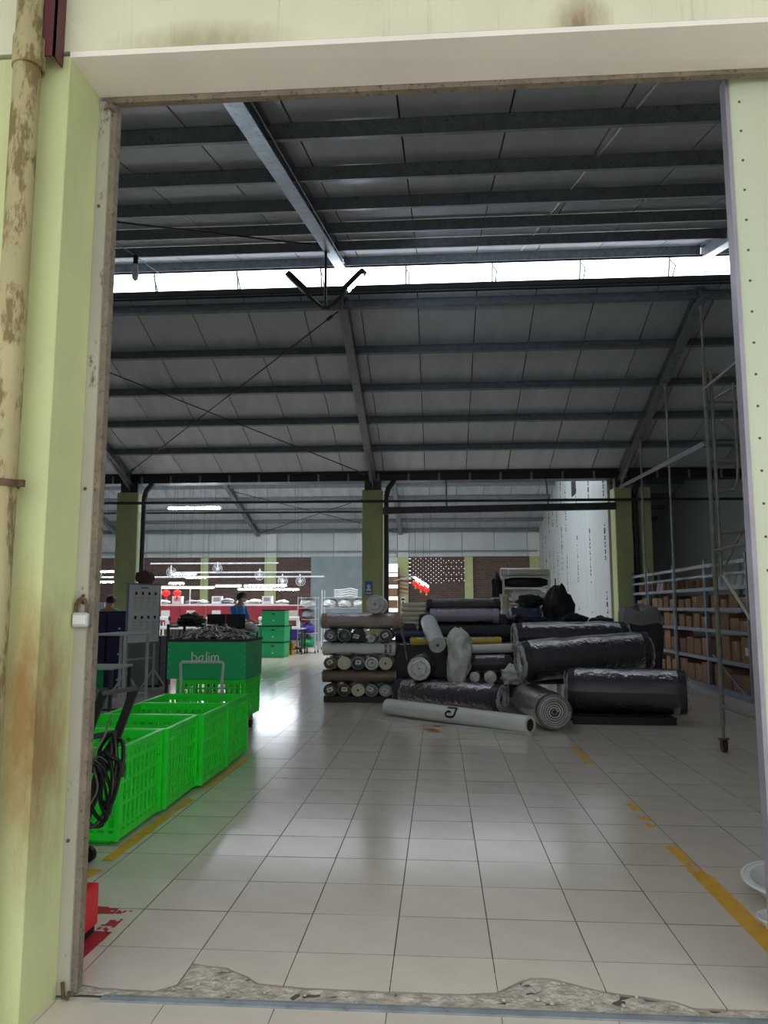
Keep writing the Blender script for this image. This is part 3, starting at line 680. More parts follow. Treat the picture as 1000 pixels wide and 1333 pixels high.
# white wordmark on the front: b, slanted o, l, i, m drawn as flat strokes
def strokes(lines, s, wd):
    mb = MB()
    for ln in lines:
        for (a, b), (c, d) in zip(ln, ln[1:]):
            mb.bar((a*s, 0, b*s), (c*s, 0, d*s), .004, wd, (0, 0, 1)) if abs(c-a) > abs(d-b) else mb.bar((a*s, 0, b*s), (c*s, 0, d*s), .004, wd, (1, 0, 0))
    return mb
def ring_pts(cx, cz, rx, rz, a0, a1, n=12, sh=0):
    return [(cx + rx*math.cos(R(a0+(a1-a0)*k/n)) + sh*math.sin(R(a0+(a1-a0)*k/n)), cz + rz*math.sin(R(a0+(a1-a0)*k/n))) for k in range(n+1)]
W_ = [[(0,1.75),(0,.1)], [(0,1.05),(.55,1.05)] , ring_pts(.55,.5,.4,.5,85,-90), [(.55,.02),(0,.02)],
      ring_pts(1.72,.50,.40,.48,20,375,18,.16), [(1.85,.98),(2.35,1.02)],
      [(2.85,1.75),(2.85,0)], [(3.35,1.05),(3.35,0)], [(3.35,1.45),(3.35,1.65)],
      [(3.85,0),(3.85,1.0)], [(3.85,1.0),(4.2,1.04)], ring_pts(4.25,.72,.27,.32,90,0,6), [(4.52,.75),(4.52,0)], [(4.5,.95),(4.85,1.04)], ring_pts(4.92,.72,.27,.32,90,0,6), [(5.19,.75),(5.19,0)]]
wm = strokes(W_, .058, .0135); wm.build('wordmark', m_white, t, loc=(.285, -.003, .20))
for z in (.08, .16, .24, .32): MB().box(.885,.892,-.004,-.0005,z,z+.014).box(.01,.017,-.004,-.0005,z,z+.014).build('staple', m_palegrey, t)
MB().box(.9005,.904,.45,.56,.15,.25).build('label_card', m_grey, t)
# heap of metal strips inside the box: separate strips, nobody could count them
mb = MB(); r = random.Random(11)
mi = []
for k in range(260):
    a = r.uniform(.05,.85); b = r.uniform(.05,.73); hgt = .39 + .17*max(0, 1-((a-.45)/.45)**2)*max(0.1, 1-((b-.39)/.45)**2) + r.uniform(-.04,.02)
    an = r.uniform(0, math.pi); ln = r.uniform(.14,.32); dx, dy = math.cos(an)*ln/2, math.sin(an)*ln/2
    a = min(max(a, abs(dx)+.02), .88-abs(dx)); b = min(max(b, abs(dy)+.02), .76-abs(dy)); h2 = r.uniform(.0,.04); wd = r.uniform(.010,.020); c_ = int(r.random() < .3)
    pts = [(a-dx, b-dy, hgt-.012), (a-dx*.3, b-dy*.3+r.uniform(-.02,.02), hgt+h2), (a+dx*.4, b+dy*.4, hgt+h2*.7), (a+dx, b+dy, hgt-.015)]
    for p, q in zip(pts, pts[1:]): mb.bar(p, q, wd, .006); mi += [c_]*6
o = mb.build('zip_strips', [m_strip, m_dark]); o.data.polygons.foreach_set('material_index', mi)
o.location = (-3.07, 8.62, .625); tag(o, 'heap of tangled grey metal strips in the lettered green box', 'strips', kind='stuff')
MB().lathe([(.40,0),(.38,.36),(.30,.42),(.02,.47)], n=20).xf(Matrix.Diagonal((1, .88, 1, 1))).build('strip_bed', m_dark, o, loc=(.45,.39,.02))
# black hand truck with hoses
t = thing('hand_truck', 'black hand truck leaning beside the left jamb, draped with hoses', 'hand truck', (-2.02, 4.36, .002))
Ra = Vector((.26, .06, .96)); La = Vector((.13, -.07, .945)); Rb = Vector((-.04, .03, .08)); Lb = Vector((-.17, -.10, .08))
MB().bar(Rb, Ra, .030, .045).build('upright', m_black, t); MB().bar(Lb, La, .030, .045).build('upright', m_black, t)
MB().bar(La + (La-Ra)*.08, Ra + (Ra-La)*.08, .04, .022).build('handle', m_dark, t)
for f in (.25, .5, .72): MB().bar(Lb + (La-Lb)*f, Rb + (Ra-Rb)*f, .02, .03).build('cross_bar', m_black, t)
MB().box(-.24, .02, -.16, .05, .03, .05).build('toe_plate', m_black, t)
for p in ((.03, .05), (-.20, -.14)): MB().cyl((p[0], p[1]-.012, .042), (p[0]+.004, p[1]+.016, .042), .042, n=16).build('wheel', m_hose, t)
def loop(name, pts, rad, mat, lab):
    P = [Vector(p) for p in pts]; out = []
    for i in range(len(P)-1):
        p0, p1, p2, p3 = P[max(i-1, 0)], P[i], P[i+1], P[min(i+2, len(P)-1)]
        for k in range(6):
            u = k/6; out.append(.5*((2*p1) + (p2-p0)*u + (2*p0-5*p1+4*p2-p3)*u*u + (3*p1-p0-3*p2+p3)*u**3))
    out.append(P[-1]); out = [Vector((q.x, q.y, max(q.z, rad+.004))) for q in out]
    return tag(MB().tube(out, rad, 8).build(name, mat, smooth=True), lab, 'hose')
hx, hy = -1.83, 4.36
r = random.Random(5)
pts = []
for k in range(24):
    a = R(55*k) ; rad = .11 + .035*math.sin(k*1.7) + .03*r.random()
    pts.append((hx + .01 + .55*rad*math.cos(a) - .04*(k % 5)*.2, hy - .10 + .06*math.sin(k*.9), .50 + .85*rad*math.sin(a)*1.55))
loop('rubber_hose', pts, .0115, m_hose, 'thick black rubber hose coiled over the hand truck')
pts = []
for k in range(20):
    a = R(62*k + 20); rad = .14 + .03*r.random()
    pts.append((hx - .05 + .45*rad*math.cos(a), hy - .14 + .05*math.sin(k*1.3), .42 + 1.15*rad*math.sin(a)))
loop('air_cable', pts, .008, m_hose, 'thin black cable wound in loose loops below the hose')
loop('pipe_wand', [(-2.04, 4.20, .30), (-1.97, 4.20, .40), (-1.92, 4.20, .47)], .012, m_galv, 'short silver hose wand stuck in the coiled hose')
loop('hanging_rope', [(-1.84,4.30,.83),(-1.86,4.26,.72),(-1.90,4.22,.60),(-1.86,4.2,.45),(-1.92,4.2,.33),(-1.96,4.22,.2),(-1.93,4.24,.06)], .006, M('grey_cord', '6c6a62', rough=.6), 'grey rope hanging down the front of the hand truck')
# ---- notice board on a stand
bw = .74
t = thing('notice_board', 'white notice board with clipped sheets on a grey steel stand', 'notice board', (-5.11, 12.42, 0), math.atan2(.70, .27))
MB().box(0, bw, 0, .025, .84, 1.80).build('board', m_board, t)
MB().box(-.02,0,-.006,.031,.82,1.82).box(bw,bw+.02,-.006,.031,.82,1.82).box(0,bw,-.006,.031,1.80,1.825).box(0,bw,-.006,.031,.815,.84).build('frame', m_grey, t)
for i in range(4):
    for j in range(2):
        x = .10 + i*.155; z = 1.66 - j*.40
        s = MB().box(x, x+.125, -.004, -.001, z-.30, z).build('notice_sheet', m_paper, t)
        MB().box(x+.04, x+.085, -.012, -.004, z-.03, z+.02).build('clip', m_black, s)
        for q in range(3): MB().box(x+.015, x+.10-.02*q, -.0048, -.004, z-.09-.05*q, z-.083-.05*q).build('text_line', m_grey, s)
MB().box(.28,.46,-.003,-.001,1.735,1.76).build('heading', m_grey, t)
for x in (.04, bw-.04):
    MB().box(x-.015,x+.015,.03,.06,.05,1.5).build('post', m_palegrey, t)
    MB().bar((x,-.28,.03),(x,.32,.03),.04,.05).build('foot', m_palegrey, t)
    MB().bar((x,-.26,.05),(x,.045,.38),.025,.025).bar((x,.30,.05),(x,.045,.38),.025,.025).build('foot_brace', m_palegrey, t)
MB().box(.04,bw-.04,.035,.055,.55,.58).build('stand_rail', m_palegrey, t)
t = thing('grey_screen', 'plain dark grey panel standing behind the notice board stand', 'panel', (-5.32, 13.05, 0), math.atan2(.70, .30))
MB().box(-.05,.72,.0,.03,.05,.86).build('sheet', m_grey, t); MB().box(-.07,-.05,-.01,.04,0,.88).box(.72,.74,-.01,.04,0,.88).build('frame', m_dark, t)
# brown cloth bundle lying on the board's top edge
def lumpy(name, lab, cat, loc, sx, sy, sz, mat, seed, amp=.25, fr=2.5, nu=18, nv=14, flat=.0):
    P = []
    for i in range(nv+1):
        v = i/nv; ph = math.pi*(v-.5); row = []
        for j in range(nu):
            a = 2*math.pi*j/nu; d = Vector((math.cos(ph)*math.cos(a), math.cos(ph)*math.sin(a), math.sin(ph)))
            k = 1 + amp*noise.noise(d*fr + Vector((seed*3.1, seed, 0))) + amp*.4*noise.noise(d*fr*3 + Vector((seed, 5, seed)))
            z = max(-.82+flat, d.z*k); row.append((d.x*k*sx, d.y*k*sy, (z + .82 - flat)*sz/1.7))
        row.append(row[0]); P.append(row)
    mb = MB().grid(P)
    return tag(mb.build(name, mat, smooth=True, loc=loc), lab, cat)
lumpy('cloth_bundle', 'dark brown cloth bundle lying on top of the notice board', 'cloth', (-4.98, 12.76, 1.826), .13, .30, .20, M('brown_cloth', '4a3a33', rough=.8, var=.3, bump=.5), 2)
# pale grey side table, lower bench
def table(name, lab, x0, x1, y0, y1, h, mat, mtop, leg=.035, th=.03):
    t = thing(name, lab, 'table', ((x0+x1)/2, (y0+y1)/2, 0)); a, b = (x1-x0)/2, (y1-y0)/2
    MB().cbox(-a, a, -b, b, h-th, h, .006).build('table_top', mtop, t)
    for sx in (-1, 1):
        for sy in (-1, 1): MB().box(sx*(a-.03)-leg/2, sx*(a-.03)+leg/2, sy*(b-.03)-leg/2, sy*(b-.03)+leg/2, 0, h-th).build('leg', mat, t)
    for q in (-b+.02, b-.04): MB().box(-a+.03, a-.03, q, q+.02, .15, .18).build('stretcher', mat, t)
    return t
table('side_table', 'tall pale grey steel table beside the notice board', -4.80, -4.33, 10.5, 11.4, 1.06, m_palegrey, m_palegrey)
table('low_bench', 'low pale green topped bench beside the left jamb', -4.5, -3.82, 8.9, 9.5, .725, m_dark, M('pale_green_top', '9aa89c', rough=.4))
# navy boxes
lv = ['bottom', 'middle', 'top']
for ci, x in enumerate((-6.45, -5.97)):
    for k in range(3):
        gm = m_gboard if (ci == 0 and k == 0) else m_navyb
        corr_box('storage_box', f"{'dark green' if gm is m_gboard else 'navy'} corrugated box, {lv[k]} of the {'left' if ci == 0 else 'right'} stack behind the side table", .45, .6, .435, (x, 13.6, .001 + k*.452), gm, lid=(k == 2), group='navy boxes behind the side table')
corr_box('storage_box', 'navy corrugated box on the floor, half hidden behind the notice board', .45, .6, .435, (-5.49, 13.75, .001), m_navyb, group='navy boxes behind the side table')
corr_box('storage_box', 'navy corrugated box stacked second, half hidden behind the notice board', .45, .6, .435, (-5.49, 13.75, .453), m_navyb, group='navy boxes behind the side table')
# green boxes stacked in the rear hall
for k in range(3):
    corr_box('storage_box', f'green corrugated box with black lid, {lv[k]} of the three stacked by the aisle', .66, .7, .435, (-5.04, 21.75, .001 + k*.452), m_gboard, rz=R((0, -2, 1.5)[k]), group='green boxes by the aisle')
for k in range(2):
    corr_box('storage_box', f'green corrugated box, {lv[k]} of the shorter stack beside the aisle stack', .62, .7, .435, (-5.75, 22.0, .001 + k*.452), m_gboard, group='green boxes by the aisle')

# ================================================================== FABRIC ROLLS
def roll(name, lab, p0, p1, r, body, end=None, core=True, wrap=None, seed=0, squash=1.0, lump=.02, turns=5, tagc=None, group=None, cat='fabric roll', tails=True, spiral=True):
    """a cloth roll between two axis points: body, spiral end layers, core tube, film wrap, tag"""
    p0 = Vector(p0); p1 = Vector(p1); base = Vector(((p0.x+p1.x)/2, (p0.y+p1.y)/2, min(p0.z, p1.z) - r*squash))
    t = thing(name, lab, cat, base, 0, group)
    d = (p1-p0); L = d.length; d.normalize()
    side = d.cross(Vector((0, 0, 1)))
    side = Vector((1, 0, 0)) if side.length < .05 else side.normalized()
    up = side.cross(d).normalized()
    def pt(s, a, rad): return p0 - base + d*s + side*(math.cos(a)*rad) + up*(math.sin(a)*rad*squash)
    def surf(rr, s0, s1, nl, na, lm, ends):
        P = []
        for i in range(nl+1):
            s = s0 + (s1-s0)*i/nl; row = []
            e = min(i, nl-i); k0 = ends[e] if e < len(ends) else 1
            for j in range(na+1):
                a = 2*math.pi*(j % na)/na
                k = 1 + lm*(noise.noise((s*3.5 + seed*7, math.cos(a)*1.6, math.sin(a)*1.6)) + .5*noise.noise((s*11 + seed, math.cos(a)*4, math.sin(a)*4)))
                row.append(pt(s, a, rr*k*k0))
            P.append(row)
        return P
    nl = max(10, int(L/.07))
    mb = MB().grid(surf(r, 0, L, nl, 26, lump, [.975, 1]))
    n = 26
    for s, fl in ((0, True), (L, False)):
        ring = [pt(s, 2*math.pi*j/n, r*.975) for j in range(n)]
        mb.add(ring, [tuple(range(n)) if fl else tuple(reversed(range(n)))])
    mb.build('cloth', body, t, smooth=True)
    if end is not None:
        for s, sg in ((0, -1), (L, 1)):
            e = MB()
            if spiral:
                N = turns*14; pts = []
                for k in range(N+1):
                    a = 2*math.pi*turns*k/N; rad = r*(.22 + .66*k/N)*(1 + .03*noise.noise((k*.21, seed, s)))
                    pts.append(pt(s + sg*.006, a, rad))
                e.tube(pts, r*.66/turns*.33, 5)
            else:
                P = []
                for q in range(6):
                    rad = r*(.06 + .9*q/5)
                    P.append([pt(s + sg*(.012 - .010*(q/5)**3 + .008*noise.noise((q, j*.8, seed))), 2*math.pi*(j % 20)/20, rad) for j in range(21)])
                e.grid(P)
            e.build('end_layers', end, t, smooth=True)
            if core:
                c = pt(s + sg*.008, 0, 0)
                MB().ring(c, d, r*.17, r*.11, .02, n=14).build('core_tube', m_kraft, t)
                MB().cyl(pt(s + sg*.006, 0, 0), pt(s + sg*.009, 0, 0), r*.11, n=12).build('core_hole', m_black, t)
    if wrap is not None:
        MB().grid(surf(r*1.03, -.03 if tails else 0, L+.03 if tails else L, nl, 26, lump*1.8+.012, [.55, .93, 1] if tails else [1])).build('film_wrap', wrap, t, smooth=True)
        if tails and wrap is m_film and r > .15:      # gathered film around each end
            for s, sg in ((0, -1), (L, 1)):
                P = []
                for q in range(6):
                    u = q/5
                    P.append([pt(s + sg*(.02 + .03*math.sin(u*2.6) + .03*noise.noise((math.cos(2*math.pi*j/36)*5, math.sin(2*math.pi*j/36)*5, u*3 + seed))), 2*math.pi*(j % 36)/36, r*(1.0 - .38*u)*(1 + .05*noise.noise((math.cos(2*math.pi*j/36)*7, math.sin(2*math.pi*j/36)*7, seed)))) for j in range(37)])
                MB().grid(P).build('film_gather', m_milk, t, smooth=True)
    if tagc is not None:
        s = -.016; rr = random.Random(seed); ox, oz = rr.uniform(-.3, .2)*r, rr.uniform(-.25, .25)*r; th = rr.uniform(-.6, .6)
        c = p0 - base + d*s + side*ox + up*oz; a = side*math.cos(th) + up*math.sin(th); b = up*math.cos(th) - side*math.sin(th); wv, hv = r*.42, r*.30
        MB().add([c-a*wv-b*hv, c+a*wv-b*hv, c+a*wv+b*hv, c-a*wv+b*hv, c-a*wv-b*hv-d*.003, c+a*wv-b*hv-d*.003, c+a*wv+b*hv-d*.003, c-a*wv+b*hv-d*.003],
                 [(0,3,2,1),(4,5,6,7),(0,1,5,4),(1,2,6,5),(2,3,7,6),(3,0,4,7)]).build('paper_tag', tagc, t)
        c = c - d*.004
        for q in (-.4, .1): MB().add([c-a*wv*.7+b*hv*q, c+a*wv*.5+b*hv*q, c+a*wv*.5+b*hv*(q+.3), c-a*wv*.7+b*hv*(q+.3)], [(0,1,2,3)]).build('tag_print', m_ink, t)
    return t
# ---- the square stack: alternating layers on a dark pallet
t = thing('dark_pallet', 'dark low pallet under the square stack of pale rolls', 'pallet', (-1.24, 12.3, 0))
for y in (-.45, 0, .45): MB().box(-.52,.52,y-.05,y+.05,.0,.07).build('bearer', m_black, t)
for k in range(7): MB().box(-.52,.52,-.52+k*.15,-.52+k*.15+.11,.07,.09).build('deck_board', m_black, t)
XA, XB = -1.78, -.68
ords = ['leftmost', 'second from left', 'middle', 'second from right', 'rightmost']
def end_row(zc, rr, sq, mats, name_layer, skip=()):
    for k in range(5):
        if k in skip: continue
        x = XA + .13 + k*.209
        body, endm, film, tg = mats[k]
        roll('fabric_roll', f'{ords[k]} of the {name_layer} end-on rolls in the square stack', (x, 11.70 + .02*((k*7) % 3), zc), (x, 12.75, zc), rr, body, endm, core=(k % 2 == 0), wrap=film, seed=k + int(zc*30), squash=sq, tagc=m_paper if tg else None, turns=3, group='end-on rolls in the square stack')
cr, ol, dk, wh = m_cream, m_olive, m_dark, m_whitef
end_row(.185, .1035, .90, [(dk,m_olive,m_film,1),(ol,m_dark,m_film,1),(cr,m_cream,None,0),(m_grey,m_grey,m_film,1),(m_grey,m_greyend,None,1)], 'lowest')
roll('fabric_roll', 'olive brown roll lying across the lower part of the square stack', (XA, 11.86, .385), (XB, 11.88, .385), .098, m_olive, m_cream, wrap=m_film, seed=31, core=False)
roll('fabric_roll', 'olive brown roll lying behind the lower olive roll of the square stack', (XA, 12.5, .385), (XB, 12.52, .385), .098, m_olive, m_cream, seed=32, core=False)
end_row(.585, .1035, .93, [(ol,m_olive,m_film,1),(cr,m_cream,None,0),(m_grey,m_dark,m_film,1),(wh,m_greyend,m_film,1),(cr,m_cream,None,0)], 'middle')
printed = roll('fabric_roll', 'pale grey roll with print lying across the upper part of the square stack', (XA+.01, 11.86, .80), (XB, 11.88, .80), .108, m_whitef, m_cream, wrap=m_film, seed=33, core=False)
roll('fabric_roll', 'pale grey roll lying behind the printed roll of the square stack', (XA+.02, 12.5, .80), (XB, 12.52, .80), .108, m_whitef, m_cream, seed=34, core=False)
end_row(1.00, .1035, .92, [(dk,m_grey,m_film,1),(m_grey,m_dark,m_film,0),(dk,m_black,m_film,1),(m_greyend,m_greyend,m_film,0),(m_grey,m_dark,m_film,1)], 'upper', skip=(3,))
roll('fabric_roll', 'small pale roll end pushed between the upper end-on rolls of the square stack', (XA+.13+3*.209, 11.68, .955), (XA+.13+3*.209, 12.5, .955), .055, m_whitef, m_greyend, seed=40, core=True, turns=2)
roll('fabric_roll', 'brown paper wrapped roll in clear film on top of the square stack', (XA-.02, 11.86, 1.215), (XB+.08, 11.88, 1.215), .120, m_kraft, m_cream, wrap=m_milk, seed=35, core=False)
roll('fabric_roll', 'second brown paper roll on top of the square stack, behind the first', (XA+.06, 12.15, 1.20), (XB+.1, 12.16, 1.20), .105, m_kraft, m_cream, wrap=m_milk, seed=36, core=False)
roll('fabric_roll', 'roll in milky plastic pointing at the doorway on top of the square stack', (-.965, 11.62, 1.47), (-.965, 12.5, 1.455), .140, m_whitef, m_greyend, wrap=m_milk, seed=37, spiral=False)
# loose film hanging at the right end of the stack
P = []
for i in range(12):
    row = []
    for j in range(10):
        u, v = i/11, j/9
        row.append((-.66 + .16*u + .05*noise.noise((u*3, v*4, 1)), 11.80 + .25*v + .06*noise.noise((u*4, v*5, 3)), 1.30 - .62*u*u - .1*v*u + .05*noise.noise((u*5, v*5, 7))))
    P.append(row)
tag(MB().grid(P).build('loose_film', m_milk, smooth=True), 'loose plastic film hanging off the right end of the square stack', 'plastic film')
mk = MB(); r = random.Random(2)
for i in range(2):
    for k in range(5): mk.box(-.83+i*.07, -.83+i*.07+.035, 11.742, 11.7435, .74+k*.026, .74+k*.026+r.uniform(.01,.018))
mk.v = [tuple(Vector(q) - printed.location) for q in mk.v]; mk.build('print_marks', m_ink, printed)['kind'] = 'stuff'
# ---- the dark roll pile
t = thing('dark_pallet', 'black low pallet under the charcoal rolls on the right', 'pallet', (2.25, 10.15, 0))
for y in (-.3, 0, .3): MB().box(-.62,.62,y-.05,y+.05,0,.07).build('bearer', m_black, t)
for k in range(5): MB().box(-.62,.62,-.36+k*.155,-.36+k*.155+.12,.07,.09).build('deck_board', m_black, t)
ch, ge = m_charc, m_greyend
roll('fabric_roll', 'big charcoal roll in clear film lying low on the black pallet, right side', (1.66, 10.28, .375), (3.04, 9.98, .375), .272, ch, ge, wrap=m_film, seed=1, turns=4, core=False)
roll('fabric_roll', 'charcoal roll pointing at the doorway with a black and white spiral end', (1.325, 9.28, .215), (1.18, 10.78, .215), .205, ch, ge, wrap=m_film, seed=2, turns=5)
roll('fabric_roll', 'charcoal roll on the floor behind the white tube, left of the pile', (-.60, 11.62, .195), (.83, 10.80, .19), .185, ch, ge, wrap=m_film, seed=3, turns=4, core=False)
roll('fabric_roll', 'biggest charcoal roll in shiny film on top of the pile', (1.10, 10.55, .71), (2.78, 10.86, .83), .262, ch, ge, wrap=m_film, seed=4, turns=4, core=False)
roll('fabric_roll', 'long charcoal roll in film at the back of the pile, above the biggest roll', (1.10, 11.32, 1.00), (2.66, 11.45, 1.02), .20, ch, ge, wrap=m_film, seed=5, turns=4, core=False)
roll('fabric_roll', 'charcoal roll deep in the pile carrying the long back roll', (1.25, 11.52, .55), (2.8, 11.6, .55), .24, ch, ge, seed=6, core=False)
roll('fabric_roll', 'charcoal roll on the floor at the very back of the pile', (1.75, 11.05, .15), (3.1, 11.05, .15), .145, ch, ge, seed=16, core=False)
roll('fabric_roll', 'grey roll end peeping out between the pile and the tall bundle', (2.75, 10.72, .47), (2.98, 10.72, .47), .085, m_greyend, ge, seed=17, core=False)
roll('paper_tube', 'long white tube roll with a black mark lying in front of the pile', (1.005, 8.98, .108), (-.70, 10.50, .108), .104, m_tubew, None, seed=7, lump=0, cat='paper tube')
tb = bpy.data.objects['paper_tube']
dd = (Vector((-.70, 10.50, 0)) - Vector((1.005, 8.98, 0))).normalized()
c0 = Vector((1.005, 8.98, .108)) - tb.location
MB().ring(c0 - dd*.004, dd, .103, .07, .012, n=24).build('tube_wall', m_cream, tb)
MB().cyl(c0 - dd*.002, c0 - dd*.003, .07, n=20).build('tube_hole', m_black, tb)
mb = MB()       # hooked mark printed on the tube
sd = Vector((-dd.y, dd.x, 0)); 
if sd.y > 0: sd = -sd
def on_tube(s, a): return c0 + dd*s + (sd*math.cos(a) + Vector((0,0,1))*math.sin(a))*.1055
hook = [(.98,1.05),(.84,1.1),(.83,.6),(.84,.1),(.88,-.1),(.96,-.1),(.98,.1),(.97,.45),(.93,.55),(.905,.4)]
hook = [(s + .19, a) for s, a in hook]
for (s0, a0), (s1, a1) in zip(hook, hook[1:]):
    for k in range(4):
        u0, u1 = k/4, (k+1)/4
        p = on_tube(s0+(s1-s0)*u0, a0+(a1-a0)*u0); q = on_tube(s0+(s1-s0)*u1, a0+(a1-a0)*u1)
        mb.bar(p, q, .028, .003, (p - (c0+dd*s0)).normalized())
mb.build('hook_mark', m_ink, tb)
t = thing('wooden_batten', 'thin pale batten on the floor in front of the white tube', 'batten', (.08, 9.52, 0.001))
MB().bar((-.93,.66,.012),(.95,-.58,.012),.045,.022).build('batten_bar', m_palegrey, t)
MB().bar((-.93,.66,.0235),(.95,-.58,.0235),.02,.003).build('batten_groove', m_grey, t)
# pale middle of the pile
roll('fabric_roll', 'grey plastic covered roll end beside the square stack', (-.30, 11.30, .545), (-.22, 12.4, .545), .175, m_charc, m_poly, wrap=m_milk, seed=9, spiral=False, core=False)
roll('fabric_roll', 'dark roll lying on the floor under the plastic covered roll end', (-.62, 12.02, .19), (1.0, 11.75, .19), .18, ch, ge, seed=10, core=False)
roll('bubble_wrap_roll', 'bubble wrap roll tilted down towards the doorway', (-.03, 11.20, .885), (-.17, 12.0, 1.20), .122, m_bubble, m_bubble, seed=11, turns=6, cat='bubble wrap')
roll('fabric_roll', 'thin yellow roll in clear film behind the bubble wrap', (-.44, 11.98, .90), (.93, 11.98, .91), .068, m_yell, m_whitef, wrap=m_film, seed=12, core=False)
roll('paper_tube', 'thin white tube lying behind the biggest charcoal roll', (.30, 11.62, .80), (1.12, 11.62, .83), .068, m_tubew, None, seed=13, lump=.002, cat='paper tube')
roll('fabric_roll', 'glossy black roll under the thin white tube', (.46, 11.48, .60), (1.02, 11.40, .62), .125, m_black_f, m_black_f, wrap=m_film, seed=14, core=False)
roll('fabric_roll', 'short grey roll end below the glossy black roll, left one', (.50, 11.30, .43), (.52, 11.7, .43), .075, m_poly, m_poly, seed=15, spiral=False, core=False)
roll('fabric_roll', 'short grey roll end below the glossy black roll, right one', (.72, 11.28, .43), (.74, 11.7, .43), .09, m_poly, m_poly, seed=18, spiral=False, core=False)
lumpy('film_scrap', 'crumpled shiny film beside the spiral end roll', 'plastic film', (1.02, 11.05, .36), .16, .16, .24, m_poly, 5, amp=.5)
# upright milky bag
P = []
for i in range(22):
    v = i/21; row = []
    for j in range(29):
        a = 2*math.pi*(j % 28)/28; prof = (.72+.28*math.sin(math.pi*min(1, v*1.05)))*(1 if v < .82 else max(.05, math.cos((v-.82)/.18*math.pi/2))**.35)
        k = prof*(1 + .30*noise.noise((math.cos(a)*1.6, math.sin(a)*1.6, v*3.2)) + .2*noise.noise((math.cos(a)*4, math.sin(a)*4, v*6)))
        row.append((.18*k*math.cos(a) + .03*math.sin(v*3), .14*k*math.sin(a), .76*v*(1+.06*noise.noise((math.cos(a)*2, math.sin(a)*2, 9)))))
    P.append(row)
t = thing('plastic_bag', 'tall crumpled milky plastic bag standing in the pile', 'plastic bag', (.26, 11.30, .37))
MB().grid(P).build('bag', m_poly, t, smooth=True)
MB().tube([(.02+.17*math.cos(a*.5), -.125*abs(math.sin(a*.5+.5))-.02, .36+.015*math.sin(a*2)) for a in [q/3 for q in range(14)]], .008, 6).build('tie', m_poly, t)
# dark rolls on the cutting table behind
t = table('cutting_table', 'dark cutting table behind the pile carrying dark rolls', -.75, 1.35, 12.25, 13.5, .88, m_dark, m_black, leg=.06)
MB().box(-1.0,1.0,-.56,-.53,.03,.84).build('front_panel', m_black, t)
roll('fabric_roll', 'black roll lying on the front of the cutting table', (-.18, 12.42, 1.015), (1.16, 12.42, 1.015), .13, m_black_f, m_navy_f, seed=21, core=False)
roll('fabric_roll', 'lavender grey roll in film lying above the black roll', (-.15, 12.68, 1.285), (.96, 12.68, 1.285), .12, m_lav, m_black_f, wrap=m_film, seed=22, core=False)
roll('fabric_roll', 'black roll in shiny film, topmost behind the lavender roll', (-.20, 13.02, 1.44), (1.0, 13.02, 1.45), .118, m_black_f, m_black_f, wrap=m_film, seed=23, core=False)
roll('fabric_roll', 'black roll on the cutting table under the lavender and topmost rolls', (-.33, 13.02, 1.10), (1.1, 13.02, 1.10), .215, m_black_f, m_black_f, seed=24, core=False)
roll('fabric_roll', 'narrow navy roll at the left end of the cutting table', (-.70, 12.45, .97), (-.25, 12.45, .97), .085, m_navy_f, m_whitef, seed=25, core=False)
roll('fabric_roll', 'black roll left on the cutting table below the folded white cloth', (-.72, 12.85, 1.02), (-.40, 12.85, 1.02), .135, m_black_f, m_black_f, seed=26, core=False)
t = thing('folded_cloth', 'folded white cloth beside the topmost black roll', 'cloth', (-.42, 13.30, .882))
for k in range(8): MB().cbox(-.22+.01*(k%2), .2-.012*(k%3), -.16, .16, k*.078, k*.078+.072, .02).build('fold', m_cream, t)
# tall wrapped bundle
P = []
for i in range(24):
    v = i/23; row = []
    for j in range(41):
        a = 2*math.pi*(j % 40)/40; sq = (abs(math.cos(a))**6 + abs(math.sin(a))**6)**(-1/6)
        k = sq*(1 + .12*noise.noise((math.cos(a)*1.4, math.sin(a)*1.4, v*2.4)) + .07*noise.noise((math.cos(a)*6, math.sin(a)*6, v*3)))*(1 if v < .94 else max(.05, 1-((v-.94)/.06)**2*.95))
        row.append((.32*k*math.cos(a), .30*k*math.sin(a), 1.42*v + .16*noise.noise((math.cos(a)*2, math.sin(a)*2, 3))*v*v))
    P.append(row)
t = thing('wrapped_bundle', 'tall upright bundle wrapped in dark plastic before the shelves', 'bundle', (3.40, 13.5, .001))
MB().grid(P).build('wrapping', m_charc, t, smooth=True)
top = [[(x*1.04, y*1.04, z+.012) for x, y, z in row] for row in P[18:]]
MB().grid(top).build('film_top', m_milk, t, smooth=True)
# black heap, navy roll, dark mound at the back
t = thing('work_table', 'dark table carrying the black cloth heap', 'table', (2.05, 14.6, 0))
MB().cbox(-1.15,1.15,-.55,.6,.98,1.02,.006).build('table_top', m_black, t)
for x in (-1.05,1.05):
    for y in (-.45,.5): MB().box(x-.03,x+.03,y-.03,y+.03,0,.98).build('leg', m_dark, t)
for k, (x, y, sx, sy, sz) in enumerate([(1.40,14.3,.24,.24,.24),(1.90,14.3,.25,.24,.20),(2.42,14.25,.26,.24,.27),(2.93,14.3,.25,.26,.22)]):
    lumpy('cloth_heap', f'black crumpled cloth heap on the dark table, {("leftmost","second from left","second from right","rightmost")[k]}', 'cloth', (x, y, 1.021), sx, sy, sz, m_black_f, k+3, amp=.4)
lumpy('cloth_mound', 'tall black cloth mound on the table before the white partition', 'cloth', (2.25, 14.9, 1.021), .30, .27, .72, m_black_f, 9, amp=.3)
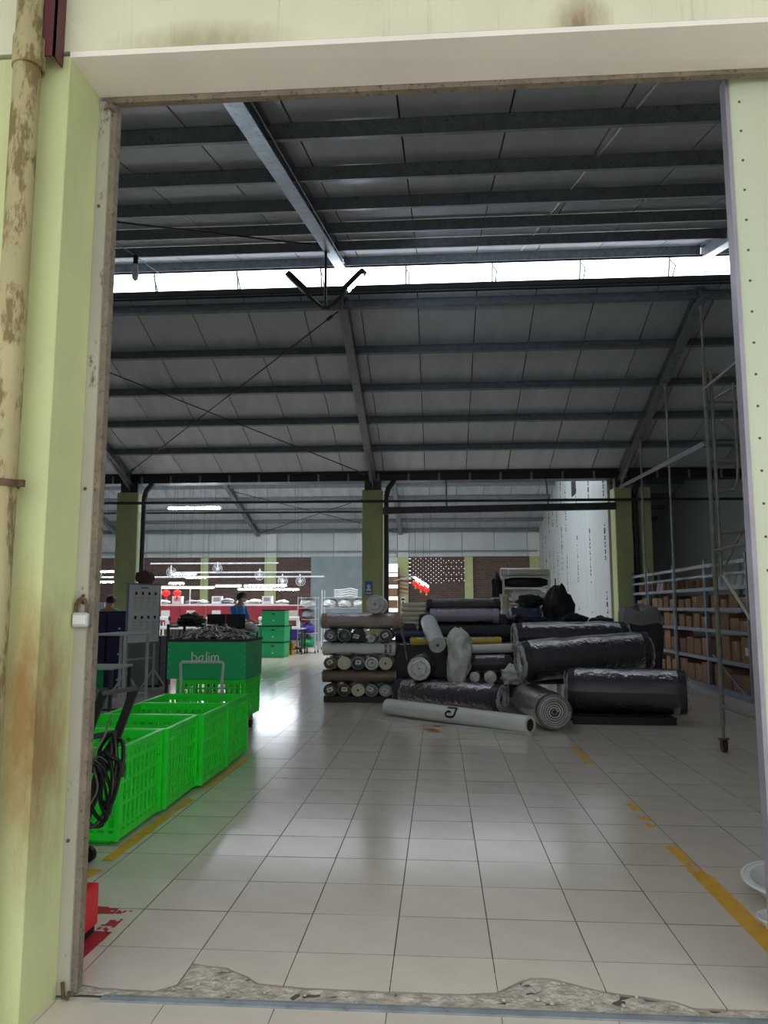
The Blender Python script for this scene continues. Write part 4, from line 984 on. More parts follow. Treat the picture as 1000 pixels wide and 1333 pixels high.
t = thing('dark_post', 'black post end sticking up behind the cloth mound', 'post', (2.29, 15.3, 0)); MB().box(-.055,.055,-.04,.04,0,1.85).build('post', m_black, t); MB().cyl((-.02,0,1.85),(-.02,0,1.98),.012,n=8).build('pin', m_black, t)
roll('fabric_roll', 'navy blue roll in film left of the black cloth mound', (1.38, 14.95, 1.24), (1.9, 14.95, 1.24), .20, m_navy_f, m_black_f, wrap=m_film, seed=27, core=False)
lumpy('cloth_bundle', 'black bundle on top of the navy roll', 'cloth', (1.75, 15.02, 1.43), .26, .2, .22, m_black_f, 12, amp=.3)
# white goods rack at the back
t = thing('goods_rack', 'white steel rack with cloth bales in front of the back wall', 'rack', (2.0, 18.2, 0))
for x in (-.52,.52):
    for y in (-.25,.25): MB().box(x-.025,x+.025,y-.025,y+.025,0,2.15).build('post', m_white, t)
for z in (.5, 1.2, 1.52, 1.88, 2.13): MB().box(-.54,.54,-.28,.28,z-.03,z).build('shelf', m_white, t)
roll('fabric_roll', 'cream roll on the top shelf of the white rack', (1.62, 18.05, 2.22), (2.55, 18.05, 2.22), .08, m_cream, m_cream, seed=28, core=False)
roll('fabric_roll', 'white roll on the top shelf of the white rack, behind the cream one', (1.45, 18.32, 2.24), (2.4, 18.32, 2.24), .10, m_whitef, m_cream, seed=29, core=False)
lumpy('cloth_bale', 'black cloth bale between the upper shelves of the white rack', 'cloth', (2.0, 18.1, 1.881), .56, .22, .23, m_black_f, 14, amp=.12)
lumpy('cloth_bale', 'white cloth bale on the middle shelf of the white rack', 'cloth', (2.05, 18.1, 1.521), .45, .22, .30, m_whitef, 15, amp=.15)
lumpy('cloth_bale', 'black cloth bale hanging over the left of the white rack', 'cloth', (1.33, 18.1, 1.55), .14, .2, .6, m_black_f, 16, amp=.3)
t = thing('column_machine', 'pale sewing machine head standing left of the navy roll', 'machine', (1.32, 15.6, 0))
MB().box(-.14,.14,-.2,.2,.0,1.13).build('pedestal', m_dark, t)
MB().cyl((0,0,1.13),(0,0,1.62),.075,.06,n=14).cyl((0,0,1.62),(0,0,1.68),.11,n=14).build('column', m_cream, t, smooth=True)
MB().cbox(-.28,-.10,-.06,.06,1.30,1.62,.02).build('arm', m_palegrey, t)
t = thing('bucket', 'pale brown bucket on the table edge left of the navy roll', 'bucket', (1.02, 14.3, 1.021))
MB().lathe([(.10,0),(.12,.18),(.13,.18),(.11,.17),(.02,.02)], n=18).build('pail', m_kraft, t, smooth=True)
MB().ring((0,0,.18),(0,0,1),.135,.12,.015).build('rim', M('rust_rim', '9a6a4a', rough=.6), t)

# ================================================================== SHELVING ON THE RIGHT
RX = 4.68
sh = [.09, .56, 1.05, 1.41, 1.76]
ybay = [12.1, 13.95, 15.8, 17.65, 19.0]
t = thing('shelving_rack', 'long blue grey steel shelving rack along the right side', 'shelving', (RX+.3, 15.5, 0))
for y in ybay:
    for x in (-.3, .3): MB().box(x-.025, x+.025, y-15.5-.03, y-15.5+.03, 0, 2.26).build('upright', m_rack, t)
for i, z in enumerate(sh):
    for a, b in zip(ybay, ybay[1:]):
        s = MB().box(-.27,.27,a-15.5+.035,b-15.5-.035,z-.02,z); s.build('shelf', m_shelf, t)
        MB().box(-.33,-.27,a-15.5+.03,b-15.5-.03,z-.055,z+.005).build('shelf_beam', m_rack, t)
MB().box(-.335,-.29,ybay[0]-15.5,ybay[-1]-15.5+.6,2.11,2.17).build('top_rail', m_rod, t)
MB().box(-.33,-.29,ybay[0]-15.5,ybay[-1]-15.5,1.94,1.985).build('guard_rail', m_rod, t)
MB().bar((-.31,12.25-15.5,.05),(-.31,13.7-15.5,.62),.03,.03).build('brace', m_rack, t)
MB().box(-.36,-.30,ybay[0]-15.5,ybay[-1]-15.5,.0,.05).build('floor_rail', m_rack, t)
bayn = ['nearest', 'second', 'third', 'farthest']; lvn = ['lowest', 'second lowest', 'middle', 'second highest']
r = random.Random(21)
def carton(lab, x, y, z, L, W, H, grp, tape=True):
    t = thing('cardboard_box', lab, 'box', (x, y, z), R(r.uniform(-3, 3)), grp)
    MB().cbox(-W/2, W/2, -L/2, L/2, 0, H, .004).build('carton', m_card, t)
    if tape: MB().box(-W/2-.001, -W/2+.02, -.025, .025, H*.55, H+.001).box(-W/2-.001, W/2+.001, -.025, .025, H, H+.0015).build('tape', m_tape, t)
    return t
for bi, (a, b) in enumerate(zip(ybay, ybay[1:])):
    for li in range(4):
        n = 4 if bi < 3 else 2
        cap = [.40, .43, .30, .30][li]; step = (b-a-.14)/n
        for k in range(n):
            if bi == 0 and li == 1 and k == 3: continue
            L = step - r.uniform(.02, .14); H = cap - r.uniform(.02, .17)
            ord_ = ['first', 'second', 'third', 'fourth'][k]
            carton(f'brown cardboard box, {ord_} from the door, {lvn[li]} shelf, {bayn[bi]} bay of the rack', RX+.27, a+.07+step*(k+.5), sh[li]+.001, L, .46, H, 'cartons on the shelving rack', tape=(r.random() < .6))
bx = bpy.data.objects.get('cardboard_box')
# white label on one near box, rolls of thread on the top shelf
spool_me = None
for bi, (a, b) in enumerate(zip(ybay, ybay[1:])):
    n = 6 if bi < 3 else 3
    for k in range(n):
        y = a + .16 + k*(b-a-.3)/max(1, n-1); pale = bi == 0 or (bi == 2 and k > 3)
        t = thing('thread_cone' if pale else 'tape_roll', f"{'white' if pale else 'brown'} {'cone' if pale else 'roll'} {['first','second','third','fourth','fifth','sixth'][k]} from the door on the top shelf, {bayn[bi]} bay", 'cone' if pale else 'roll', (RX+.20, y, 1.761), 0, 'small goods on the top shelf')
        if pale:
            MB().lathe([(.075,0),(.07,.02),(.045,.17),(.04,.18)], n=14).build('thread', m_whitef, t, smooth=True); MB().cyl((0,0,.17),(0,0,.20),.02,n=10).build('cone_tip', m_cream, t)
        else:
            MB().cyl((0,0,0),(0,0,.17),.10,n=16).build('winding', m_card, t, smooth=True); MB().ring((0,0,.171),(0,0,1),.06,.045,.006,n=14).build('core', m_cream, t)
MB().box(-.236,-.231,-.07,.04,.12,.24).build('shipping_label', m_paper, bpy.data.objects['cardboard_box.004'] if 'cardboard_box.004' in bpy.data.objects else bx)
# vertical support rods from the floor to the right rafter
for k, (y, lab) in enumerate([(13.05, 'nearest'), (15.25, 'middle'), (17.3, 'farthest')]):
    t = thing('support_rod', f'thin zinc rod rising from the rack to the roof, {lab} of three', 'rod', (4.535, y, 0.001), 0, 'rods to the roof')
    MB().cyl((0,0,.01),(0,0,zf(y)+.0-.02), .022, n=10).build('rod', m_rod, t); MB().box(-.05,.05,-.05,.05,0,.01).build('foot_plate', m_rod, t)
    MB().cyl((0,0,zf(y)-.12),(0,0,zf(y)-.02), .034, n=10).build('top_socket', m_rod, t)
# ---- mobile scaffold by the right leaf
t = thing('mobile_scaffold', 'worn steel mobile scaffold with a caster behind the right door leaf', 'scaffold', (2.80, 8.05, 0))
def leg(x, y, top, rad=.024):
    MB().cyl((x,y,.26),(x,y,top), rad, n=10).build('standard', m_scaf, t)
    MB().cyl((x,y,.14),(x,y,.30), .016, n=8).build('jack', m_scaf, t)
    MB().box(x-.05,x+.05,y-.02,y+.02,.125,.14).box(x-.03,x-.02,y-.03,y+.03,.05,.135).box(x+.02,x+.03,y-.03,y+.03,.05,.135).build('caster_fork', m_rust, t)
    MB().cyl((x-.017,y,.064),(x+.017,y,.064), .063, n=18).build('caster_wheel', m_hose, t, smooth=True)
leg(0, 0, 3.92); leg(0, -1.3, 3.92); leg(1.7, 0, 3.92); leg(1.7, -1.3, 3.92)
MB().cyl((.05,-.03,1.75),(.05,-.03,3.9), .020, n=8).build('ladder_stile', m_scaf, t)
MB().tube([(.28,-.02,3.75),(.28,-.02,2.95),(.27,-.02,2.72),(.22,-.02,2.62),(.05,-.02,2.6)], .016, 8).build('guard_hoop', m_scaf, t, smooth=True)
MB().tube([(.45,.02,3.35),(.45,.02,2.5),(.43,.02,2.3),(.36,.02,2.2),(.05,.02,2.18)], .018, 8).build('guard_hoop', m_scaf, t, smooth=True)
for z in (3.86, 3.55, 3.12, 2.92, 2.86): MB().cyl((0,0,z),(.5 if z < 3.8 else 1.7,0,z), .014, n=8).build('rung', m_scaf, t)
for z in (.45, 2.0, 3.7): MB().cyl((0,-1.3,z),(0,0,z), .018, n=8).build('ledger', m_scaf, t); MB().cyl((1.7,-1.3,z),(1.7,0,z), .018, n=8).build('ledger', m_scaf, t)
MB().bar((.08,.0,3.58),(.55,.25,3.85),.02,.03).build('brace', m_rod, t); MB().bar((.15,.0,3.36),(.6,.2,2.95),.02,.03).build('brace', m_rod, t)
MB().bar((.08,.0,1.75),(.46,.35,1.30),.022,.022).build('brace', m_white, t)
MB().bar((.1,-.02,1.85),(.6,.1,2.7),.018,.018).build('brace', m_scaf, t)
# long handrail tubes from the column to the scaffold
t = thing('tube_pair', 'pair of thin tubes sloping from the right column up to the scaffold', 'tube', (2.85, 8.2, 0))
for o_ in (0, .05): MB().cyl((-.02, .02+o_, 3.14+o_*.6), (1.58, 10.72+o_, 4.31+o_), .016, n=8).build('tube', m_rod, t)

# ================================================================== LAMPS AND ROOF FITTINGS
# twin LED street lamp heads under the ridge
t = thing('twin_lamp', 'twin street lamp with V arms hanging from the middle rafter', 'lamp', (-1.70, 11.2, 5.98))
MB().cyl((0,0,.02),(0,0,.92),.02,n=10).build('drop_rod', m_dark, t)
MB().tube([(-.30,0,.22),(-.10,0,.04),(-.04,0,.0),(.04,0,.0),(.12,0,.05),(.32,0,.25)],.028,8).build('v_arm', m_dark, t, smooth=True)
MB().box(-.05,.05,-.05,.05,.90,.93).build('mount_plate', m_galv, t)
for sg, nm in ((-1, m_dark), (1, m_led)):
    m_ = Matrix.Translation((sg*.26, 0, .19)) @ Matrix.Rotation(-sg*R(45), 4, 'Y')
    h = MB(); P = [(0,-.05),(.08,-.075),(.40,-.085),(.50,-.06),(.52,0),(.50,.06),(.40,.085),(.08,.075),(0,.05)]
    h.prism([(sg*x if sg > 0 else -x, y) for x, y in (P if sg > 0 else P[::-1])], -.01, .07); h.xf(m_)
    hd = h.build('lamp_head', m_dark, t)
    l = MB().box(*sorted((sg*.12, sg*.44)), -.06, .06, -.016, -.0105); l.xf(m_); l.build('lens', nm if sg > 0 else m_palegrey, hd)
# bare bulb on a slack wire
t = thing('hanging_bulb', 'bare bulb hanging on a slack wire near the top left', 'bulb', (-4.21, 10.0, 5.96))
MB().cyl((0,0,.24),(0,0,.37),.035,n=12).build('socket', m_black, t)
MB().lathe([(.03,.24),(.032,.2),(.045,.10),(.04,.03),(.01,0)], n=14).build('glass_bulb', m_whitef, t, smooth=True)
MB().tube([(-.85,-.3,.66),(-.34,-.05,.58),(-.02,0,.37),(-.1,1.0,.60),(-.3,2.64,1.03)],.008,6).build('wire', m_palegrey, t)
def tube_lamp(lab, x0, x1, y, z, rz=0, drop=True, two=False, grp='hanging tube lamps'):
    t = thing('tube_lamp', lab, 'lamp', ((x0+x1)/2, y, z), rz, grp); a = (x1-x0)/2
    MB().box(-a,a,-.03,.03,.02,.055).build('batten', m_white, t)
    for dy in ((-.05,.05) if two else (0,)): MB().cyl((-a+.03,dy,0),(a-.03,dy,0),.02,n=8).build('tube', m_tube, t)
    for s in (-1,1): MB().box(s*a-.015,s*a+.015,-.05,.05,-.025,.03).build('end_cap', m_white, t)
    if drop:
        for s in (-.6,.6): MB().cyl((s*a,0,.055),(s*a,0,zr(y)-z), .0035, n=4).build('hanger', m_dark, t)
    return t
def zr(y): return (zb(y) if y > 26.5 else zb2(y)) + .2
tube_lamp('bright twin tube lamp high under the rear roof, left of the middle', -7.95, -7.18, 22.0, 4.31, two=True)
tube_lamp('bright twin tube lamp high under the rear roof, next to the column pipe', -7.14, -6.40, 22.0, 4.31, two=True)
LT = [(-9.45,-8.5,26.5,2.56,'highest tube lamp above the red partitions, left end'), (-8.6,-7.9,25.7,2.42,'short tube lamp right of the highest one'),
      (-9.0,-8.5,25.2,2.20,'short tube lamp just above the red lanterns'), (-9.32,-7.4,25,2.06,'long low tube lamp behind the red lanterns'),
      (-7.35,-6.5,25,2.11,'tube lamp over the standing worker'), (-6.4,-5.0,25,2.11,'tube lamp right of the standing worker'),
      (-6.5,-5.35,24.6,1.99,'lowest tube lamp right of the worker, left half'), (-5.3,-4.5,24.6,1.98,'lowest tube lamp right of the worker, right half'),
      (-11.6,-10.6,25.6,2.62,'upper tube lamp left of the left column'), (-11.5,-10.2,25,2.25,'lower tube lamp left of the left column')]
for a, b, y, z, lab in LT: tube_lamp(lab, a, b, y, z)
tube_lamp('small unlit looking tube lamp seen past the scaffold', 7.2, 7.9, 18.4, 2.75, drop=False)['group'] = 'side lamps'
# more tube lamps stand over the rear hall's hidden rows
for k, (x, y) in enumerate([(-12.5, 22), (-3.4, 22.5)]):
    pass
# conduit rails over the workplaces
for k, (x0, x1, y, z) in enumerate([(-10.2,-5.6,26.6,2.95),(-9.2,-4.4,26.3,2.62),(-11.9,-3.9,26.0,2.45)]):
    t = thing('cable_rail', f"thin white cable rail over the workplaces, {('highest','middle','lowest')[k]} of three", 'rail', ((x0+x1)/2, y, z), 0, 'cable rails')
    a = (x1-x0)/2; MB().cyl((-a,0,0),(a,0,0),.028,n=8).build('rail', m_palegrey, t)
    for s in (-.8,0,.8): MB().cyl((s*a,0,0),(s*a,0,zr(y)-z),.0035,n=4).build('drop_wire', m_dark, t)
# wall fans hanging on the rails
def fan(lab, x, y, z):
    t = thing('hanging_fan', lab, 'fan', (x, y, z), R(rng.uniform(-25, 25)), 'fans over the workplaces')
    MB().ring((0,-.06,0),(0,1,0),.165,.150,.03,n=20).ring((0,-.06,0),(0,1,0),.10,.092,.02,n=16).build('cage', m_palegrey, t)
    for k in range(8): MB().bar((0,-.06,0),(.155*math.cos(k*math.pi/4),-.06,.155*math.sin(k*math.pi/4)),.006,.006).build('cage_wire', m_palegrey, t)
    for k in range(3):
        a = R(120*k+20); MB().bar((.02*math.cos(a),-.03,.02*math.sin(a)),(.13*math.cos(a),-.04,.13*math.sin(a)),.07,.004,(0,1,.3)).build('blade', m_grey, t)
    MB().cyl((0,-.05,0),(0,.10,0),.05,n=12).build('motor', m_white, t); MB().box(-.02,.02,.05,.08,.0,.24).build('bracket', m_white, t)
FN = [(-11.85,26,2.60,'left of the left column'),(-9.23,26,2.62,'above the lanterns'),(-7.66,26.2,2.74,'above the left thin pilaster'),(-6.15,26.1,2.50,'over the standing worker, right side'),(-5.33,26,2.30,'left of the last two fans'),(-4.72,26,2.30,'nearest the sheet metal panel')]
for x, y, z, w_ in FN: fan('small white caged fan on the cable rails, ' + w_, x, y, z)
# lanterns
def lantern(lab, x, y, z, rad, top, lit):
    t = thing('red_lantern', lab, 'lantern', (x, y, z), 0, 'red lanterns'); m_ = m_lantern
    P = [(rad*math.sin(math.pi*k/10)*(1 if k not in (0,10) else 0) + .02, rad*.9*(1-math.cos(math.pi*k/10))-rad*.9) for k in range(11)]
    MB().lathe(P, n=16).build('shade', m_, t, smooth=True)
    for q in (rad*.88, -rad*1.05): MB().cyl((0,0,q),(0,0,q+rad*.17),.045,n=10).build('collar', m_ybin, t)
    MB().cyl((0,0,-rad*1.05),(0,0,-rad*2.1),.025,.04,n=8).build('tassel', m_redbox if not lit else m_ybin, t)
    MB().cyl((0,0,rad),(0,0,top-z),.005,n=5).build('cord', m_dark, t)
lantern('red paper lantern over the red partition, left one of the pair', -8.66, 24.0, 1.87, .105, 2.06, False)
lantern('red paper lantern over the red partition, right one of the pair', -8.30, 24.0, 1.87, .105, 2.06, False)
for k, (x, z) in enumerate([(-.85,2.28),(-.66,2.15),(-.46,2.05)]):
    lantern(f"glowing red lantern under the tilted tube lamp, {('left','middle','right')[k]} of three", x, 28, z, .10, z+.27, True)
t = thing('tube_lamp', 'tilted bright tube lamp above the three glowing lanterns', 'lamp', (-.66, 28.05, 2.36), 0)
MB().bar((-.25,0,.17),(.28,0,-.17),.05,.03).build('batten', m_white, t); MB().cyl((-.25,-.03,.14),(.28,-.03,-.20),.03,n=8).build('tube', m_tube, t)
MB().cyl((-.25,0,.18),(-1.0,.2,.02),.012,n=6).build('arm', m_palegrey, t); MB().cyl((.1,0,.0),(.1,0,3.2),.006,n=5).cyl((-.2,0,.1),(-.2,0,3.2),.006,n=5).build('hanger', m_dark, t)

# ================================================================== WORKPLACES IN THE REAR HALL
for k in range(6):
    x0 = -9.0 + k*.82
    t = thing('desk_partition', f"red partition panel of the sewing line, {('first','second','third','fourth','fifth','sixth')[k]} from the left", 'partition', (x0, 24.0, 0), 0, 'red partitions')
    MB().box(0,.80,0,.04,.95,1.46).build('red_panel', m_redpanel, t); MB().box(0,.80,-.01,.05,1.46,1.50).build('top_rail', m_whitef, t)
    MB().box(0,.04,0,.04,0,.95).box(.76,.80,0,.04,0,.95).build('post', m_dark, t)
    MB().box(.2,.48,-.006,0,1.12,1.32).build('notice', m_cream if k % 2 else m_paper, t)
    # sewing table in front with a machine
    tt = table('sewing_table', f"dark sewing table before the red partitions, {('first','second','third','fourth','fifth','sixth')[k]} from the left", x0+.02, x0+.78, 23.2, 23.85, .78, m_dark, m_palegrey); tt['group'] = 'sewing tables'
    s = thing('sewing_machine', f"white sewing machine, {('first','second','third','fourth','fifth','sixth')[k]} from the left on the sewing tables", 'machine', (x0+.4, 23.5, .781), 0, 'sewing machines')
    MB().cbox(-.24,.24,-.09,.09,0,.06,.01).build('bed', m_white, s); MB().cbox(.14,.24,-.07,.07,.06,.30,.015).build('pillar', m_white, s)
    MB().cbox(-.22,.24,-.06,.06,.24,.35,.02).build('arm', m_white, s); MB().cyl((-.18,0,.10),(-.18,0,.24),.03,n=10).build('needle_head', m_palegrey, s)
    MB().cyl((.24,0,.29),(.28,0,.29),.07,n=14).build('hand_wheel', m_black, s)
r = random.Random(31)
nmz = ['first','second','third','fourth','fifth','sixth','seventh','eighth','ninth','tenth']
for k in range(10):
    x = -8.85 + k*.42 + r.uniform(-.06,.06)
    if k in (1, 4, 8):
        t = thing('paper_box', f'pale paper box standing on a shelf above the red partitions, {nmz[k]} item from the left', 'box', (x, 24.5, 1.531), 0, 'goods above the partitions')
        MB().cbox(-.16,.16,-.1,.1,0,.24,.005).build('carton', m_paper, t); MB().box(-.1,.1,-.104,-.1,.08,.2).build('label_card', m_lav, t)
    else: lumpy('cloth_pile', f'pale cloth pile on a shelf above the red partitions, {nmz[k]} item from the left', 'cloth', (x, 24.5, 1.531), .2, .15, r.uniform(.1,.18), [m_whitef, m_cream, m_grey][k % 3], k, amp=.35)
t = thing('overhead_shelf', 'narrow white shelf behind the red partitions', 'shelf', (-6.5, 24.5, 0))
MB().box(-2.5,1.65,-.15,.15,1.49,1.53).build('board', m_whitef, t)
for x in (-2.4,-.8,.8,1.6): MB().box(x-.02,x+.02,-.02,.02,0,1.49).build('post', m_white, t)
# white lamp frame over the lanterns
t = thing('lamp_frame', 'white tube frame carrying the pair of lanterns', 'frame', (-8.0, 24.05, 0))
MB().tube([(-.85,0,2.08),(.10,0,2.08),(.10,0,0)], .02, 6).build('frame_tube', m_white, t); MB().tube([(-.85,0,2.08),(-.85,0,0)], .02, 6).build('frame_tube', m_white, t)
# nearer dark work tables and monitors
t = table('work_bench', 'dark bench left of the lettered box, loaded with scraps', -4.75, -4.15, 13.9, 15.6, .86, m_dark, m_dark)
table('work_bench', 'dark bench carrying two black monitors before the standing worker', -4.95, -3.9, 15.75, 16.6, .92, m_dark, m_black)
for k, x in enumerate((-4.66, -4.25)):
    t = thing('monitor', f"black monitor seen from behind, {('left','right')[k]} of two", 'monitor', (x, 15.95, .921), R((-6, 5)[k]), 'monitors')
    MB().cbox(-.20,.20,-.02,.02,.08,.36,.008).build('screen_case', m_black, t); MB().box(-.03,.03,-.015,.02,0,.1).build('stand', m_black, t); MB().box(-.1,.1,-.08,.08,0,.012).build('foot', m_black, t)
t = thing('speaker_box', 'tall black and white box right of the monitors', 'box', (-5.68, 22.0, .916))
MB().cbox(-.07,.05,-.1,.1,0,.62,.01).build('case', m_black, t); MB().box(-.13,-.07,-.09,.09,0,.60).build('white_side', m_white, t)
r = random.Random(9)
for k, (x, y) in enumerate([(-4.6,14.1),(-4.35,14.5),(-4.6,14.9),(-4.3,15.2)]):
    lumpy('scrap_pile', f'pale scrap pile on the dark bench left of the lettered box, {nmz[k]} from the door', 'cloth', (x, y, .861), .15, .2, r.uniform(.12,.2), [m_whitef, m_grey, m_whitef, m_cream][k], k+20, amp=.5)
for k, (x, y) in enumerate([(-4.75,16.4),(-4.4,16.35),(-4.05,16.3)]):
    lumpy('scrap_pile', f'pale scrap pile behind the black monitors, {nmz[k]} from the left', 'cloth', (x, y, .921), .18, .15, .16, [m_whitef, m_dark, m_whitef][k], k+40, amp=.5)
# tall steel frame bench left of the lettered box
t = thing('steel_frame', 'dark steel shelf frame between the notice board and the lettered box', 'shelf', (-4.12, 12.75, 0))
for x in (-.28,.28):
    for y in (-.4,.4): MB().box(x-.02,x+.02,y-.02,y+.02,0,1.15).build('post', m_dark, t)
for z in (.35,.75,1.13): MB().box(-.3,.3,-.42,.42,z-.02,z).build('shelf', m_dark, t)
for k in range(3):
    lumpy('scrap_pile', f'grey scrap pile on the steel frame beside the notice board, {("low","middle","top")[k]} shelf', 'cloth', (-4.12, 12.7, (.351,.751,1.131)[k]), .2, .3, .18, [m_grey, m_whitef, m_dark][k], k+50, amp=.5)
# carts with goods right of the green boxes
def cart(lab, x0, x1, y, h, levels):
    t = thing('goods_cart', lab, 'cart', ((x0+x1)/2, y, 0)); a = (x1-x0)/2
    for sx in (-1,1):
        for sy in (-.3,.3):
            MB().cyl((sx*a,sy,.1),(sx*a,sy,h),.016,n=8).build('post', m_palegrey, t); MB().cyl((sx*a-.012,sy,.05),(sx*a+.012,sy,.05),.05,n=12).build('wheel', m_black, t)
    for z in levels: MB().box(-a,a,-.31,.31,z-.02,z).build('shelf', m_palegrey, t)
    return t
cart('wheeled wire cart with goods right of the stacked green boxes', -4.40, -3.85, 24.2, 1.75, (.2,.62,1.05,1.4,1.72))
k = 0
for z, mt in ((.201,m_gboard),(.621,m_purple),(1.051,m_grey),(1.401,m_whitef)):
    lumpy('goods_bag', f"{('dark green','purple','grey','white')[k]} goods on the wheeled wire cart", 'goods', (-4.12, 24.15, z), .24, .25, .28, mt, k+60, amp=.25); k += 1
cart('wide wire cart with clear plastic behind the square roll stack', -3.95, -2.3, 26.2, 2.0, (.3,.9,1.4,1.75))
for k, x in enumerate((-3.7,-3.2,-2.7)): lumpy('plastic_pack', f'clear plastic pack on the wide wire cart, {("left","middle","right")[k]}', 'plastic', (x, 26.1, 1.401), .24, .25, .28, m_poly, k+70, amp=.35)
t = thing('folded_sheets', 'curled pale plastic sheets on top of the wide wire cart', 'plastic', (-3.1, 26.2, 1.751))
for k in range(4): MB().tube([(-.45,-.2,.03+k*.07),(-.2,-.2,.03+k*.07),(.1,-.2,.06+k*.08),(.35,-.2,.02+k*.07)], .03, 6).build('sheet_fold', m_poly, t, smooth=True)
for nm, lab, x, y, mat, h in [('plastic_bin','yellow plastic bin on the floor beside the wire cart',-4.62,23.6,m_ybin,.32),('plastic_bin','purple plastic bin on a stand beside the wire cart',-4.62,24.35,m_purple,.3)]:
    z = .001 if mat is m_ybin else .45
    t = thing(nm, lab, 'bin', (x, y, z)); MB().box(-.17,.17,-.2,.2,0,.02).box(-.17,-.155,-.2,.2,.02,h).box(.155,.17,-.2,.2,.02,h).box(-.155,.155,-.2,-.185,.02,h).box(-.155,.155,.185,.2,.02,h).build('tub', mat, t); MB().box(-.19,.19,-.22,-.2,h-.03,h).box(-.19,.19,.2,.22,h-.03,h).build('rim', mat, t)
table('bin_stand', 'small dark stand under the purple bin', -4.82, -4.42, 24.1, 24.6, .449, m_dark, m_dark)
lumpy('yellow_bag', 'yellow bag at the end of the red partitions', 'bag', (-4.62, 22.9, .93), .14, .14, .38, m_ybin, 80, amp=.2)
table('bag_stand', 'dark stand under the yellow bag', -4.82, -4.42, 22.65, 23.1, .929, m_dark, m_dark)
# rusty rack with boxes seen in the bright rear doorway
t = thing('rear_rack', 'brown rack with boxes in the bright rear doorway', 'rack', (-2.03, 33.1, 0))
for x in (-.3,.3): MB().box(x-.03,x+.03,-.03,.03,0,3.1).build('post', m_rust, t)
for z in (.4,.9,1.4,1.9,2.4,2.9): MB().box(-.33,.33,-.2,.2,z-.03,z).build('shelf', m_card, t)
for k in range(5):
    carton(f'brown box in the bright rear doorway, {nmz[k]} shelf from the bottom', -2.03, 33.1, .4+.5*k+.001, .36, .5, .32, 'boxes in the rear doorway', tape=False)
# safety signs
t = thing('safety_sign', 'blue safety sign with white figure on the middle column', 'sign', (-1.745, 19.085, 1.72))
MB().box(-.09,.09,0,.012,0,.34).build('plate', m_bluesign, t)
MB().lathe([(.045,0),(.045,.004)], c=(0,-.001,.22), d=(0,-1,0), n=16).build('figure_head', m_white, t)
MB().box(-.06,.06,-.004,0,.10,.15).box(-.025,.025,-.004,0,.15,.18).build('figure_body', m_white, t); MB().box(-.07,.07,-.003,0,.03,.06).build('caption', m_white, t)
t = thing('striped_panel', 'brown and white striped panel on the rear pilaster', 'sign', (-1.55, 33.26, 2.02))
for k in range(5): MB().bar((-.22,0,.05+k*.17),(.22,0,-.02+k*.17),.01,.08).build('stripe', m_kraft if k % 2 == 0 else m_redpanel, t)
t = thing('notice_card', 'small notice with black print on the rear pilaster', 'sign', (-1.55, 33.26, 1.55)); MB().box(-.1,.1,0,.01,0,.3).build('card', m_paper, t); MB().box(-.07,.07,-.004,0,.16,.24).box(-.03,.03,-.004,0,.03,.10).build('print', m_ink, t)

